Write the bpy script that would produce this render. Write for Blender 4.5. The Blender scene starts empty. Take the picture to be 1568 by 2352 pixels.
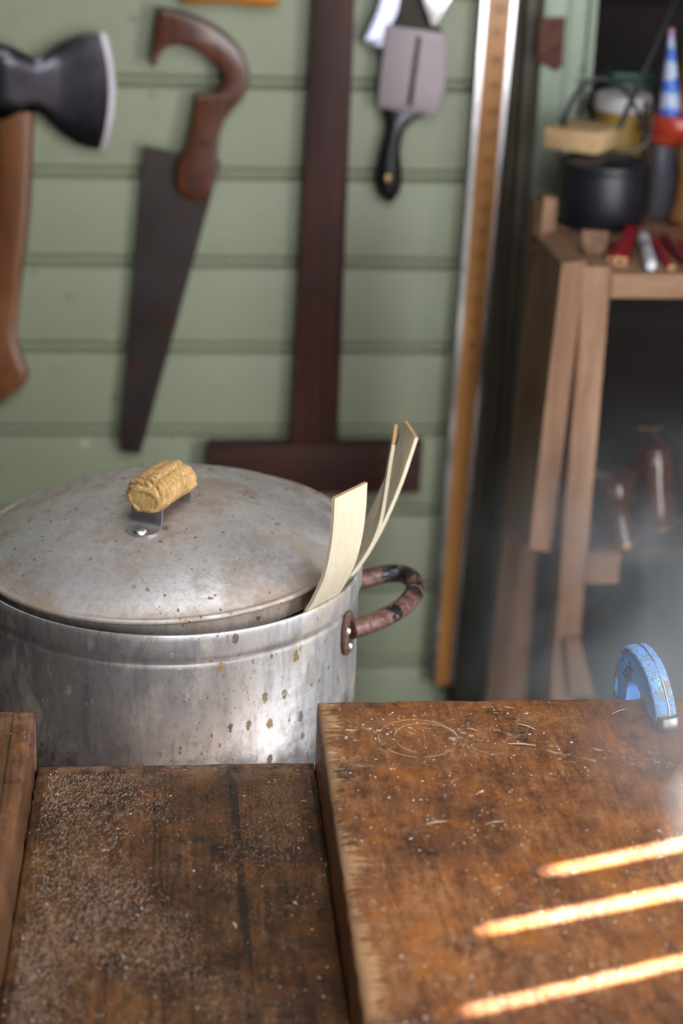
import bpy, bmesh, math, random
from math import sin, cos, tan, pi, radians, sqrt, atan2
from mathutils.geometry import tessellate_polygon
from mathutils import Vector, Matrix, noise as mnoise
random.seed(7)
SC = bpy.context.scene
COL = SC.collection

# ------------------------------------------------------------------ camera
CAM = Vector((0, 0, 1.6)); FPX = 4573.0
ROT = Matrix.Rotation(radians(-5.9), 3, 'Z') @ Matrix.Rotation(radians(90 - 21.8), 3, 'X') @ Matrix.Rotation(radians(2.0), 3, 'Z')
cd = bpy.data.cameras.new('camera'); cam = bpy.data.objects.new('camera', cd); COL.objects.link(cam)
cam.matrix_world = Matrix.Translation(CAM) @ ROT.to_4x4()
cd.sensor_fit = 'HORIZONTAL'; cd.sensor_width = 24.0; cd.lens = 70.0
cd.dof.use_dof = True; cd.dof.focus_distance = 1.60; cd.dof.aperture_fstop = 4.2; cd.dof.aperture_blades = 9
cd.clip_start = 0.05
SC.camera = cam
SC.view_settings.view_transform = 'Standard'; SC.view_settings.look = 'None'
SC.view_settings.gamma = 1.0; SC.view_settings.use_curve_mapping = False
SC.view_settings.exposure = -0.05
try:
    SC.cycles.max_bounces = 6; SC.cycles.volume_bounces = 0; SC.cycles.volume_step_rate = 2.0; SC.cycles.volume_max_steps = 64
    SC.cycles.use_adaptive_sampling = True; SC.cycles.adaptive_threshold = 0.07; SC.cycles.adaptive_min_samples = 12
    SC.cycles.use_denoising = True
    SC.cycles.sample_clamp_indirect = 6.0
except Exception: pass

# ------------------------------------------------------------------ light
world = bpy.data.worlds.new('world'); SC.world = world; world.use_nodes = True
bg = world.node_tree.nodes['Background']; bg.inputs[0].default_value = (0.62, 0.78, 1.0, 1); bg.inputs[1].default_value = 1.2
SUN_AZ = radians(180 - 162.2)        # light travels towards -x and a little towards -y
SUN_EL = radians(31)
sun_dir = Vector((-cos(SUN_AZ) * cos(SUN_EL), -sin(SUN_AZ) * cos(SUN_EL), -sin(SUN_EL)))
def lamp(name, kind, loc, direction, energy, color, **kw):
    d = bpy.data.lights.new(name, kind); d.energy = energy; d.color = color
    for k, v in kw.items(): setattr(d, k, v)
    o = bpy.data.objects.new(name, d); COL.objects.link(o); o.location = loc
    o.rotation_euler = Vector(direction).to_track_quat('-Z', 'Y').to_euler()
    return o
lamp('sun', 'SUN', (3, 2.5, 3), sun_dir, 250.0, (1.0, 0.95, 0.93), angle=radians(0.53))
XR = 1.40                             # right wall, inner face
WIN = (0.48, 1.27, 0.03, 1.85)        # open side door in the right wall: y0 y1 z0 z1
lamp('window_daylight', 'AREA', (XR - 0.03, (WIN[0] + WIN[1]) / 2, (WIN[2] + WIN[3]) / 2), (-1, 0, 0), 56.0, (0.93, 0.97, 1.0),
     shape='RECTANGLE', size=WIN[1] - WIN[0], size_y=WIN[3] - WIN[2])
DOOR = (0.42, 1.36, 0.0, 2.05)       # open doorway behind the camera: x0 x1 z0 z1
lamp('doorway_daylight', 'AREA', ((DOOR[0] + DOOR[1]) / 2, -1.36, 1.30), (0, 1, 0.0), 52.0, (0.95, 0.97, 1.0),
     shape='RECTANGLE', size=DOOR[1] - DOOR[0], size_y=1.5)
ROOF_LAMP = (-0.15, 0.75, 0.25, 1.15)        # added roof lamp below the closed ceiling, brightens the lid: x0 x1 y0 y1
lamp('roof_fill', 'AREA', ((ROOF_LAMP[0] + ROOF_LAMP[1]) / 2, (ROOF_LAMP[2] + ROOF_LAMP[3]) / 2, 2.395), (0, 0, -1), 30.0, (0.86, 0.93, 1.0),
     shape='RECTANGLE', size=ROOF_LAMP[1] - ROOF_LAMP[0], size_y=ROOF_LAMP[3] - ROOF_LAMP[2])

# ------------------------------------------------------------------ pixel helpers (photo frame 1568 x 2352)
def ray(px, py): return ROT @ Vector(((px - 784.0) / FPX, -(py - 1176.0) / FPX, -1.0))
def on_pl(px, py, p, n):
    d = ray(px, py); return CAM + d * ((Vector(p) - CAM).dot(n) / d.dot(n))
def on_z(px, py, z): return on_pl(px, py, (0, 0, z), Vector((0, 0, 1)))
def on_y(px, py, y): return on_pl(px, py, (0, y, 0), Vector((0, 1, 0)))
def on_x(px, py, x): return on_pl(px, py, (x, 0, 0), Vector((1, 0, 0)))
def at_d(px, py, D): return CAM + ray(px, py) * D
def sc_at(p):                         # metres per photo pixel at point p
    return (ROT.transposed() @ (Vector(p) - CAM)).z / -FPX

# ------------------------------------------------------------------ node helper
class NB:
    def __init__(s, name):
        s.m = bpy.data.materials.new(name); s.m.use_nodes = True
        s.t = s.m.node_tree; s.n = s.t.nodes; s.l = s.t.links
        s.b = s.n['Principled BSDF']; s.out = s.n['Material Output']
        s.tc = s.n.new('ShaderNodeTexCoord'); s.obj = s.tc.outputs['Object']
    def put(s, sock, v):
        if isinstance(v, bpy.types.NodeSocket): s.l.new(v, sock)
        elif isinstance(v, (tuple, list)) and len(v) == 3 and sock.type == 'RGBA': sock.default_value = (*v, 1)
        else: sock.default_value = v
    def map(s, scale=(1, 1, 1), rot=(0, 0, 0), loc=(0, 0, 0), vec=None):
        m = s.n.new('ShaderNodeMapping'); s.l.new(vec or s.obj, m.inputs[0])
        m.inputs['Scale'].default_value = scale; m.inputs['Rotation'].default_value = rot; m.inputs['Location'].default_value = loc
        return m.outputs[0]
    def noise(s, scale=5, detail=4, rough=0.55, vec=None, dist=0.0):
        m = s.n.new('ShaderNodeTexNoise'); s.l.new(vec or s.obj, m.inputs['Vector'])
        m.inputs['Scale'].default_value = scale; m.inputs['Detail'].default_value = detail
        m.inputs['Roughness'].default_value = rough; m.inputs['Distortion'].default_value = dist
        return m.outputs['Fac']
    def voro(s, scale=20, vec=None, feat='F1', rnd=1.0):
        m = s.n.new('ShaderNodeTexVoronoi'); m.feature = feat; s.l.new(vec or s.obj, m.inputs['Vector'])
        m.inputs['Scale'].default_value = scale; m.inputs['Randomness'].default_value = rnd
        return m
    def math(s, op, a, b=0.0, c=None, clamp=False):
        m = s.n.new('ShaderNodeMath'); m.operation = op; m.use_clamp = clamp
        s.put(m.inputs[0], a); s.put(m.inputs[1], b)
        if c is not None: s.put(m.inputs[2], c)
        return m.outputs[0]
    def ss(s, v, a, b):               # smooth step a->b
        m = s.n.new('ShaderNodeMapRange'); m.interpolation_type = 'SMOOTHSTEP'
        s.put(m.inputs[0], v); m.inputs[1].default_value = a; m.inputs[2].default_value = b
        return m.outputs[0]
    def ramp(s, fac, stops):
        m = s.n.new('ShaderNodeValToRGB'); s.put(m.inputs[0], fac); e = m.color_ramp.elements
        while len(e) < len(stops): e.new(0.5)
        for i, (p, c) in enumerate(stops): e[i].position = p; e[i].color = (*c, 1)
        return m.outputs[0]
    def mix(s, fac, a, b, mode='MIX'):
        m = s.n.new('ShaderNodeMix'); m.data_type = 'RGBA'; m.blend_type = mode
        s.put(m.inputs[0], fac); s.put(m.inputs[6], a); s.put(m.inputs[7], b)
        return m.outputs[2]
    def sep(s, vec=None):
        m = s.n.new('ShaderNodeSeparateXYZ'); s.l.new(vec or s.obj, m.inputs[0]); return m.outputs
    def bump(s, h, strength=0.3, dist=0.002):
        m = s.n.new('ShaderNodeBump'); m.inputs['Strength'].default_value = strength; m.inputs['Distance'].default_value = dist
        s.put(m.inputs['Height'], h); s.l.new(m.outputs[0], s.b.inputs['Normal'])
    def set(s, **kw):
        al = dict(color='Base Color', rough='Roughness', metal='Metallic', spec='Specular IOR Level', ior='IOR', trans='Transmission Weight', coat='Coat Weight', coatr='Coat Roughness', sheen='Sheen Weight')
        for k, v in kw.items(): s.put(s.b.inputs[al[k]], v)
        return s.m

def simple(name, col, rough=0.5, metal=0.0, var=0.25, scale=40, **kw):
    n = NB(name); f = n.noise(scale, 4)
    c = n.mix(f, tuple(x * (1 - var) for x in col), tuple(min(1, x * (1 + var)) for x in col))
    n.bump(n.noise(scale * 3, 3), 0.15, 0.001)
    return n.set(color=c, rough=rough, metal=metal, **kw)

def wood(name, dark, mid, light, axis='y', gs=55, stretch=0.06, rough=0.5, bump=0.4, var=6, coat=0.0):
    n = NB(name); s = [gs, gs, gs]; s['xyz'.index(axis)] = gs * stretch
    g = n.noise(1.0, 6, 0.65, n.map(tuple(s)), 0.4)
    b = n.noise(var, 4, 0.6)
    f = n.math('ADD', n.math('MULTIPLY', g, 0.65), n.math('MULTIPLY', b, 0.35))
    c = n.ramp(f, [(0.33, dark), (0.5, mid), (0.66, light)])
    n.bump(g, bump, 0.0015)
    return n.set(color=c, rough=rough, coat=coat, coatr=0.15, spec=0.3)

# ------------------------------------------------------------------ mesh helpers
def new_mesh(name, verts, faces, smooth=True):
    me = bpy.data.meshes.new(name); me.from_pydata([tuple(v) for v in verts], [], faces); me.validate(); me.update()
    bm = bmesh.new(); bm.from_mesh(me); bmesh.ops.recalc_face_normals(bm, faces=bm.faces); bm.to_mesh(me); bm.free()
    if smooth:
        for p in me.polygons: p.use_smooth = True
        try: me.set_sharp_from_angle(angle=radians(38))
        except Exception: pass
    return me
def join(*vfs):
    V, F = [], []
    for v, f in vfs:
        o = len(V); V += list(v); F += [tuple(i + o for i in q) for q in f]
    return V, F
def box(c, s, rot=None):
    c = Vector(c); s = Vector(s) / 2; R = rot or Matrix.Identity(3); V = []
    for z in (-1, 1):
        for y in (-1, 1):
            for x in (-1, 1): V.append(c + R @ Vector((x * s.x, y * s.y, z * s.z)))
    return V, [(0, 2, 3, 1), (4, 5, 7, 6), (0, 1, 5, 4), (2, 6, 7, 3), (0, 4, 6, 2), (1, 3, 7, 5)]
def rbox(c, s, r=0.003, rot=None, seg=2):
    bm = bmesh.new(); v, f = box((0, 0, 0), s)
    vs = [bm.verts.new(p) for p in v]
    for q in f: bm.faces.new([vs[i] for i in q])
    r = min(r, min(s) * 0.45)
    bmesh.ops.bevel(bm, geom=list(bm.edges), offset=r, segments=seg, profile=0.5, affect='EDGES')
    R = rot or Matrix.Identity(3); bm.verts.index_update()
    V = [Vector(c) + R @ x.co for x in bm.verts]; F = [tuple(x.index for x in q.verts) for q in bm.faces]
    bm.free(); return V, F
def loft(rings, cap=True, closed=True):
    V, F = [], []; n = len(rings[0])
    for r in rings: V += [Vector(p) for p in r]
    for i in range(len(rings) - 1):
        for j in range(n if closed else n - 1):
            a = i * n + j; b = i * n + (j + 1) % n
            F.append((a, b, b + n, a + n))
    if cap:
        F.append(tuple(range(n))[::-1]); F.append(tuple(range((len(rings) - 1) * n, len(rings) * n)))
    return V, F
def lathe(prof, origin, axis=(0, 0, 1), seg=48, xdir=None, cap=True):
    a = Vector(axis).normalized(); x = Vector(xdir) if xdir else (a.orthogonal()); x = (x - a * x.dot(a)).normalized(); y = a.cross(x); o = Vector(origin)
    rings = [[o + a * z + (x * cos(2 * pi * k / seg) + y * sin(2 * pi * k / seg)) * max(r, 1e-5) for k in range(seg)] for r, z in prof]
    return loft(rings, cap)
def catmull(pts, n=6, closed=False):
    P = [Vector(p) for p in pts]; out = []; L = len(P)
    rng = range(L) if closed else range(L - 1)
    for i in rng:
        if closed: a, b, c, d = P[i - 1], P[i], P[(i + 1) % L], P[(i + 2) % L]
        else: a, b, c, d = P[max(i - 1, 0)], P[i], P[i + 1], P[min(i + 2, L - 1)]
        if (b - c).length < 1e-6: continue
        for k in range(n):
            t = k / n; t2 = t * t; t3 = t2 * t
            out.append(0.5 * ((2 * b) + (c - a) * t + (2 * a - 5 * b + 4 * c - d) * t2 + (3 * b - a - 3 * c + d) * t3))
    if not closed: out.append(P[-1])
    return out
def tube(path, rad, seg=12, cap=True, flat=1.0, up=None):
    P = [Vector(p) for p in path]; rings = []; N = len(P); nrm = None
    for i in range(N):
        t = (P[min(i + 1, N - 1)] - P[max(i - 1, 0)]).normalized()
        if nrm is None:
            nrm = (Vector(up) if up else t.orthogonal()); nrm = (nrm - t * nrm.dot(t)).normalized()
        else: nrm = (nrm - t * nrm.dot(t)).normalized()
        b = t.cross(nrm); r = rad[i] if isinstance(rad, (list, tuple)) else rad
        rings.append([P[i] + (nrm * cos(2 * pi * k / seg) * flat + b * sin(2 * pi * k / seg)) * r for k in range(seg)])
    return loft(rings, cap)
def prism(out, depth_dir, thick, bev=0.0):
    """solid from a closed planar outline; front face at the outline, body runs along depth_dir; front rim rounded by bev"""
    P = [Vector(p) for p in out]; d = Vector(depth_dir).normalized(); N = len(P)
    nrm = Vector((0, 0, 0))
    for i in range(N): nrm += P[i].cross(P[(i + 1) % N])
    nrm.normalize(); inw = []
    for i in range(N):
        e1 = (P[i] - P[i - 1]); e2 = (P[(i + 1) % N] - P[i])
        if e1.length < 1e-9: e1 = e2
        if e2.length < 1e-9: e2 = e1
        m = (nrm.cross(e1.normalized()) + nrm.cross(e2.normalized()))
        inw.append(m.normalized() if m.length > 1e-6 else Vector((0, 0, 0)))
    rings = [[p + d * thick for p in P]]
    if bev > 0:
        for a in (0, 22, 45, 67, 90):
            k = radians(a); rings.append([p + d * bev * (1 - sin(k)) + w * bev * (1 - cos(k)) for p, w in zip(P, inw)])
    else: rings.append(P)
    V, F = loft(rings, cap=False)
    for o in (0, (len(rings) - 1) * N):
        pts = [V[o + i] for i in range(N)]
        for tri in tessellate_polygon([pts]): F.append(tuple(o + i for i in tri))
    return V, F
def ell_ring(c, a, b, ax, bx, n=16, p=2.0):
    r = []
    for k in range(n):
        t = 2 * pi * k / n; ct, st = cos(t), sin(t)
        r.append(Vector(c) + Vector(ax) * a * math.copysign(abs(ct) ** (2 / p), ct) + Vector(bx) * b * math.copysign(abs(st) ** (2 / p), st))
    return r

# ------------------------------------------------------------------ object helpers
def obj(name, vf, mat, parent=None, smooth=True, label=None, base=None):
    """parts keep scene coordinates; a single-mesh thing gets its origin at its base"""
    V, F = vf
    if parent is None:
        xs = [v[0] for v in V]; ys = [v[1] for v in V]; zs = [v[2] for v in V]
        b = base or Vector(((min(xs) + max(xs)) / 2, (min(ys) + max(ys)) / 2, min(zs)))
        V = [Vector(v) - b for v in V]
    me = new_mesh(name, V, F, smooth); me.materials.append(mat)
    o = bpy.data.objects.new(name, me); COL.objects.link(o)
    if parent is None: o.location = b
    else: child(o, parent)
    if label: o['label'] = label
    return o
def child(o, parent):
    o.parent = parent; o.matrix_parent_inverse = world_of(parent).inverted()
def world_of(o):
    m = o.matrix_basis.copy()
    if o.parent: m = world_of(o.parent) @ o.matrix_parent_inverse @ m
    return m
def thing(name, loc, label, cat, group=None):
    o = bpy.data.objects.new(name, None); COL.objects.link(o); o.location = loc; o.empty_display_size = 0.05
    return tag(o, label, cat, group)
def tag(o, label, cat, group=None, kind=None):
    o['label'] = label; o['category'] = cat
    if group: o['group'] = group
    if kind: o['kind'] = kind
    return o
def struct(o): o['kind'] = 'structure'; return o

# ------------------------------------------------------------------ materials
def m_paint():
    n = NB('sage_green_paint'); big = n.noise(3.0, 3); f = n.noise(18, 5, 0.6)
    c = n.mix(big, (0.212, 0.230, 0.143), (0.270, 0.286, 0.188))
    c = n.mix(n.math('MULTIPLY', n.ss(f, 0.52, 0.72), 0.35), c, (0.19, 0.19, 0.115))
    v = n.voro(16, n.map((1, 1, 1.4)))
    spot = n.math('MULTIPLY', n.ss(v.outputs['Distance'], 0.16, 0.06), n.ss(n.noise(5, 2), 0.55, 0.62))
    c = n.mix(n.math('MULTIPLY', spot, 0.55), c, (0.09, 0.09, 0.07))
    v2 = n.voro(11, n.map((1, 1, 1), loc=(3, 1, 2)))
    sp2 = n.math('MULTIPLY', n.ss(v2.outputs['Distance'], 0.10, 0.04), n.ss(n.noise(4, 2, vec=n.map(loc=(7, 0, 1))), 0.56, 0.62))
    c = n.mix(n.math('MULTIPLY', sp2, 0.8), c, (0.50, 0.47, 0.33))
    n.bump(n.noise(30, 4, vec=n.map((0.25, 1, 1))), 0.25, 0.001)
    return n.set(color=c, rough=0.5)
PAINT = m_paint()
def m_jamb():
    n = NB('chipped_jamb_paint'); c = n.mix(n.noise(14, 4), (0.24, 0.28, 0.21), (0.36, 0.42, 0.33))
    ch = n.ss(n.noise(17, 5, 0.65, n.map((1, 1, 0.45), loc=(2, 3, 1)), 0.5), 0.63, 0.66)
    c = n.mix(ch, c, (0.055, 0.035, 0.025)); n.bump(n.math('MULTIPLY', ch, -1.0), 0.4, 0.002)
    return n.set(color=c, rough=0.5)
JAMB = m_jamb()
DARKWOOD = wood('dark_timber', (0.016, 0.011, 0.007), (0.030, 0.021, 0.014), (0.05, 0.036, 0.024), 'z', rough=0.6)
MAHOG = wood('mahogany', (0.022, 0.006, 0.005), (0.040, 0.011, 0.008), (0.075, 0.022, 0.014), 'z', gs=70, rough=0.55)
MAHOGX = wood('mahogany_cross', (0.022, 0.007, 0.006), (0.040, 0.012, 0.009), (0.070, 0.022, 0.014), 'x', gs=70, rough=0.55)
HANDLEWOOD = wood('varnished_handle_wood', (0.040, 0.011, 0.005), (0.075, 0.021, 0.009), (0.14, 0.045, 0.016), 'z', gs=60, rough=0.30, bump=0.15, coat=0.5)
AXEWOOD = wood('axe_handle_wood', (0.09, 0.030, 0.012), (0.17, 0.065, 0.026), (0.26, 0.11, 0.05), 'z', gs=60, rough=0.35, bump=0.15, coat=0.4)
ORANGEWOOD = wood('orange_handle_wood', (0.28, 0.09, 0.010), (0.42, 0.15, 0.018), (0.55, 0.22, 0.03), 'x', gs=60, rough=0.3, bump=0.1, coat=0.4)
SHELFWOOD = wood('shelf_timber', (0.11, 0.052, 0.028), (0.22, 0.115, 0.065), (0.33, 0.19, 0.115), 'z', gs=60, rough=0.65)
SHELFWOODX = wood('shelf_timber_cross', (0.12, 0.06, 0.035), (0.24, 0.13, 0.075), (0.34, 0.20, 0.12), 'x', gs=60, rough=0.65)
PALEWOOD = wood('pale_block_wood', (0.40, 0.25, 0.11), (0.52, 0.34, 0.17), (0.60, 0.42, 0.23), 'x', gs=80, rough=0.6, bump=0.2)
STRIPWOOD = wood('fresh_strip_wood', (0.49, 0.40, 0.27), (0.56, 0.48, 0.35), (0.61, 0.54, 0.41), 'z', gs=160, stretch=0.05, rough=0.55, bump=0.15, var=14)
CUTEND = simple('scorched_cut_end', (0.42, 0.22, 0.10), 0.8, var=0.4, scale=400)
def m_steel(name, col, r0, r1, rust=0.0, scale=12):
    n = NB(name); f = n.noise(scale, 5, 0.65)
    c = n.mix(f, tuple(x * 0.65 for x in col), tuple(min(1, x * 1.25) for x in col))
    if rust: c = n.mix(n.math('MULTIPLY', n.ss(n.noise(scale * 2.2, 6, 0.7), 0.5, 0.68), rust), c, (0.085, 0.035, 0.018))
    n.bump(n.noise(scale * 12, 3), 0.12, 0.0006)
    return n.set(color=c, rough=n.ramp(f, [(0.3, (r0,) * 3), (0.7, (r1,) * 3)]), metal=1.0)
AXESTEEL = m_steel('blued_axe_steel', (0.055, 0.051, 0.059), 0.20, 0.30)
EDGESTEEL = m_steel('honed_edge_steel', (0.24, 0.215, 0.23), 0.35, 0.5)
SAWSTEEL = m_steel('rusted_saw_steel', (0.060, 0.050, 0.048), 0.45, 0.6, 0.8)
PLATESTEEL = m_steel('grey_plate_steel', (0.24, 0.205, 0.215), 0.45, 0.6)
BRIGHTSTEEL = m_steel('bright_steel', (0.72, 0.72, 0.75), 0.18, 0.3)
WINGSTEEL = m_steel('blued_wing_steel', (0.34, 0.36, 0.44), 0.2, 0.3)
BLACK = simple('black_japanned', (0.008, 0.008, 0.010), 0.28, var=0.2)
SLOTBLACK = simple('slot_black', (0.004, 0.004, 0.004), 0.8)
BRASS = m_steel('old_brass', (0.55, 0.36, 0.14), 0.3, 0.45)
RULERWOOD = wood('boxwood_rule', (0.34, 0.135, 0.030), (0.42, 0.175, 0.042), (0.48, 0.21, 0.055), 'z', gs=60, rough=0.36, bump=0.1, coat=0.3)
INK = simple('ink_black', (0.03, 0.02, 0.015), 0.7)
RUST = simple('rusty_iron', (0.105, 0.036, 0.020), 0.75, 0.2, var=0.5, scale=60)
RUSTDARK = simple('dark_rust', (0.03, 0.018, 0.014), 0.8, var=0.3)
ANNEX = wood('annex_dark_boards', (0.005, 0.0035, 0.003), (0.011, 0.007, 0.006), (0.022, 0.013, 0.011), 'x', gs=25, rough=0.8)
TRIMWOOD = wood('trim_timber', (0.060, 0.050, 0.036), (0.105, 0.088, 0.064), (0.16, 0.135, 0.10), 'z', rough=0.55)
PLASTER = simple('grimy_plaster', (0.24, 0.235, 0.21), 0.85, var=0.15, scale=5)
FLOORM = wood('floor_boards', (0.015, 0.011, 0.008), (0.028, 0.021, 0.015), (0.042, 0.032, 0.023), 'y', gs=30, rough=0.7)
ROOFWOOD = wood('ceiling_boards', (0.30, 0.28, 0.25), (0.42, 0.39, 0.35), (0.5, 0.47, 0.42), 'y', gs=30, rough=0.75)

ZR = on_pl(0, 0, (0, 0, 0), Vector((0, 0, 1))) and None   # (set below)
# key heights taken from the photograph's geometry
_c = at_d(725, 1749, 1.58); YFAR = _c.y; ZM = _c.z; ZR = ZM + 0.0545; ZL = ZM + 0.050
YW = 2.88                              # back wall face
YF = 2.38                              # front of the shelf unit

# ================================================================== the room
JOINTS = [1.098 - 0.1325 * k for k in range(-9, 10)]
XWL, XWE = -1.50, on_y(1085, 200, YW).x + 0.012
wall = struct(obj('wall_back', box(((XWL + XWE) / 2, YW + 0.045, 1.22), (XWE - XWL, 0.05, 2.44)), PAINT))
def wall_board(z_top, z_bot):
    # tongue and groove board: flat face, and at its lower edge a groove, a bead and the joint
    prof = [(0.0, z_top - 0.0005), (-0.0, z_top - 0.0005)]
    h = z_top - z_bot
    pr = [(0.022, z_top), (0.004, z_top), (0.0012, z_top - 0.0015), (0, z_top - 0.004), (0, z_bot + 0.0185), (0.0015, z_bot + 0.0172), (0.0095, z_bot + 0.0165), (0.0095, z_bot + 0.0135)]
    for k in range(7):
        a = radians(150 - k * 20); pr.append((0.0050 - 0.0042 * sin(radians(15 + k * 25)), z_bot + 0.0132 - k * 0.0016))
    pr += [(0.0090, z_bot + 0.0032), (0.0100, z_bot), (0.022, z_bot)]
    rings = [[Vector((x, YW + d, z)) for d, z in pr] for x in (XWL, XWE)]
    return loft(rings)
for k in range(len(JOINTS) - 1):
    obj('wall_board', wall_board(JOINTS[k], max(0.0, JOINTS[k + 1])), PAINT, wall)

# right of the boards: dark stepped timber, then the green painted post
def column(name, px0, px1, pyr, y, depth, mat, z0=0.0, z1=2.44, kind=True):
    a, b = on_y(px0, pyr, y), on_y(px1, pyr, y)
    o = obj(name, rbox(((a.x + b.x) / 2, y + depth / 2, (z0 + z1) / 2), (b.x - a.x, depth, z1 - z0), 0.004), mat)
    return struct(o) if kind else o
column('trim_1', 1088, 1192, 300, YW + 0.010, 0.06, TRIMWOOD)
column('trim_2', 1170, 1183, 300, YW - 0.012, 0.05, TRIMWOOD)
column('trim_3', 1190, 1228, 300, YW - 0.030, 0.07, TRIMWOOD)
column('trim_4', 1230, 1287, 300, YW - 0.055, 0.10, JAMB)
column('trim_5', 1286, 1330, 300, YW - 0.045, 0.09, JAMB)
column('trim_6', 1333, 1352, 300, YW - 0.030, 0.07, JAMB)
xj = on_y(1352, 300, YW - 0.03).x
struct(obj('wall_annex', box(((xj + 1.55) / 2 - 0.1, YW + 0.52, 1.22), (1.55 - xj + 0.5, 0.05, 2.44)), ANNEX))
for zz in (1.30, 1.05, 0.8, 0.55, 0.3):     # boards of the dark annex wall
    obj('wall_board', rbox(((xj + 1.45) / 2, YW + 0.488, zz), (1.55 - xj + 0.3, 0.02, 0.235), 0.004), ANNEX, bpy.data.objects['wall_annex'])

struct(obj('floor', box((0, 0.95, -0.03), (3.1, 5.1, 0.06)), FLOORM))
struct(obj('ceiling', box((0, 0.95, 2.47), (3.1, 5.1, 0.06)), ROOFWOOD))
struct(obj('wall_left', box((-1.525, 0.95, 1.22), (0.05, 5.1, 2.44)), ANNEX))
# wall behind the camera with an open doorway
wf = struct(obj('wall_front', join(box(((-1.5 + DOOR[0]) / 2, -1.42, 1.22), (1.5 + DOOR[0], 0.06, 2.44)),
                                   box(((1.5 + DOOR[1]) / 2, -1.42, 1.22), (1.5 - DOOR[1], 0.06, 2.44)),
                                   box(((DOOR[0] + DOOR[1]) / 2, -1.42, (2.44 + DOOR[3]) / 2), (DOOR[1] - DOOR[0], 0.06, 2.44 - DOOR[3]))), DARKWOOD))

struct(obj('added_door_panel', rbox(((DOOR[0] + DOOR[1]) / 2, -1.40, 0.27), (DOOR[1] - DOOR[0], 0.04, 0.54), 0.004), DARKWOOD))
sk = struct(obj('roof_lamp_frame', join(rbox(((ROOF_LAMP[0] + ROOF_LAMP[1]) / 2, ROOF_LAMP[2], 2.42), (ROOF_LAMP[1] - ROOF_LAMP[0] + 0.06, 0.05, 0.04), 0.004), rbox(((ROOF_LAMP[0] + ROOF_LAMP[1]) / 2, ROOF_LAMP[3], 2.42), (ROOF_LAMP[1] - ROOF_LAMP[0] + 0.06, 0.05, 0.04), 0.004),
                                 rbox((ROOF_LAMP[0], (ROOF_LAMP[2] + ROOF_LAMP[3]) / 2, 2.42), (0.05, ROOF_LAMP[3] - ROOF_LAMP[2], 0.04), 0.004), rbox((ROOF_LAMP[1], (ROOF_LAMP[2] + ROOF_LAMP[3]) / 2, 2.42), (0.05, ROOF_LAMP[3] - ROOF_LAMP[2], 0.04), 0.004)), JAMB))  # added frame around the roof lamp, no opening behind it
# right wall: upright boards, a window, and a slatted vent whose gaps let the sun through
STREAK = [((1568, 1930), (1190, 2010), 0.036, 0.014), ((1568, 2038), (1035, 2142), 0.042, 0.013), ((1568, 2196), (1020, 2326), 0.026, 0.013)]
slits = []
for (a, b, w0, w1) in STREAK:
    A, B = on_z(*a, ZR), on_z(*b, ZR)
    ya = [p.y + (XR - p.x) * tan(SUN_AZ) for p in (A, B)]
    zt = [ZR + (XR - p.x) / cos(SUN_AZ) * tan(SUN_EL) for p in (A, B)]
    slits.append((ya, zt, w0, w1))
wr = struct(obj('wall_right', box((XR + 0.03, 2.62, 1.22), (0.03, 1.64, 2.44)), PLASTER))
def rboard(y0, y1, z0, z1): obj('wall_board', rbox((XR + 0.0125, (y0 + y1) / 2, (z0 + z1) / 2), (0.025, y1 - y0, z1 - z0), 0.002), PLASTER, wr)
ys_lo = min(s[0][0] for s in slits) - 0.05; ys_hi = max(s[0][0] for s in slits) + 0.06
y = -1.42
edges = [-1.42 + 0.19 * i for i in range(9)]
edges = [e for e in edges if e < WIN[0] - 0.05] + [WIN[0]]
for i in range(len(edges) - 1): rboard(edges[i], edges[i + 1], 0, 2.44)
nW = 6
for i in range(nW):
    a = WIN[0] + (WIN[1] - WIN[0]) * i / nW; b = WIN[0] + (WIN[1] - WIN[0]) * (i + 1) / nW
    rboard(a, b, WIN[3], 2.44)
rboard(WIN[1], ys_lo, 0, 2.44)
e = ys_hi
while e < 3.4:
    rboard(e, e + 0.19, 0, 2.44); e += 0.19
rboard(ys_lo, ys_hi, 0, 0.95); ZTOP = max(max(s[1]) for s in slits) + 0.004; rboard(ys_lo, ys_hi, ZTOP, 2.44)
# slats: wedge gaps, narrow at the top (the left ends of the streaks)
order = sorted(range(3), key=lambda i: slits[i][0][0])
prev = [(ys_lo, 0.95), (ys_lo, ZTOP)]
def slat(p0, p1, q0, q1):      # (y,z) left bottom, left top, right bottom, right top
    pts = [p0, p1, q1, q0]; rings = [[Vector((x, yy, zz)) for yy, zz in pts] for x in (XR, XR + 0.025)]
    obj('slat', loft(rings), PLASTER, wr, smooth=False)
for i in order:
    (ya, yb), (za, zb), w0, w1 = slits[i]
    k = (yb - ya) / (zb - za)
    f = lambda z: ya + k * (z - za)
    zt = zb
    L0, L1 = (f(0.95) - w0 * 0.62, 0.95), (f(zt) - w1 / 2, zt)
    R0, R1 = (f(0.95) + w0 * 0.62, 0.95), (f(zt) + w1 / 2, zt)
    slat(prev[0], prev[1], L0, (L1[0], ZTOP))
    if ZTOP - zt > 0.006: slat((L1[0], zt), (L1[0], ZTOP), (R1[0], zt), (R1[0], ZTOP))
    prev = [R0, (R1[0], ZTOP)]
slat(prev[0], prev[1], (ys_hi, 0.95), (ys_hi, ZTOP))
# added roof slab, out of view, blocks direct sun at the side door
struct(obj('sun_blocker', box((2.34, 0.58, 2.05), (1.80, 1.82, 0.05)), ROOFWOOD))
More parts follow.
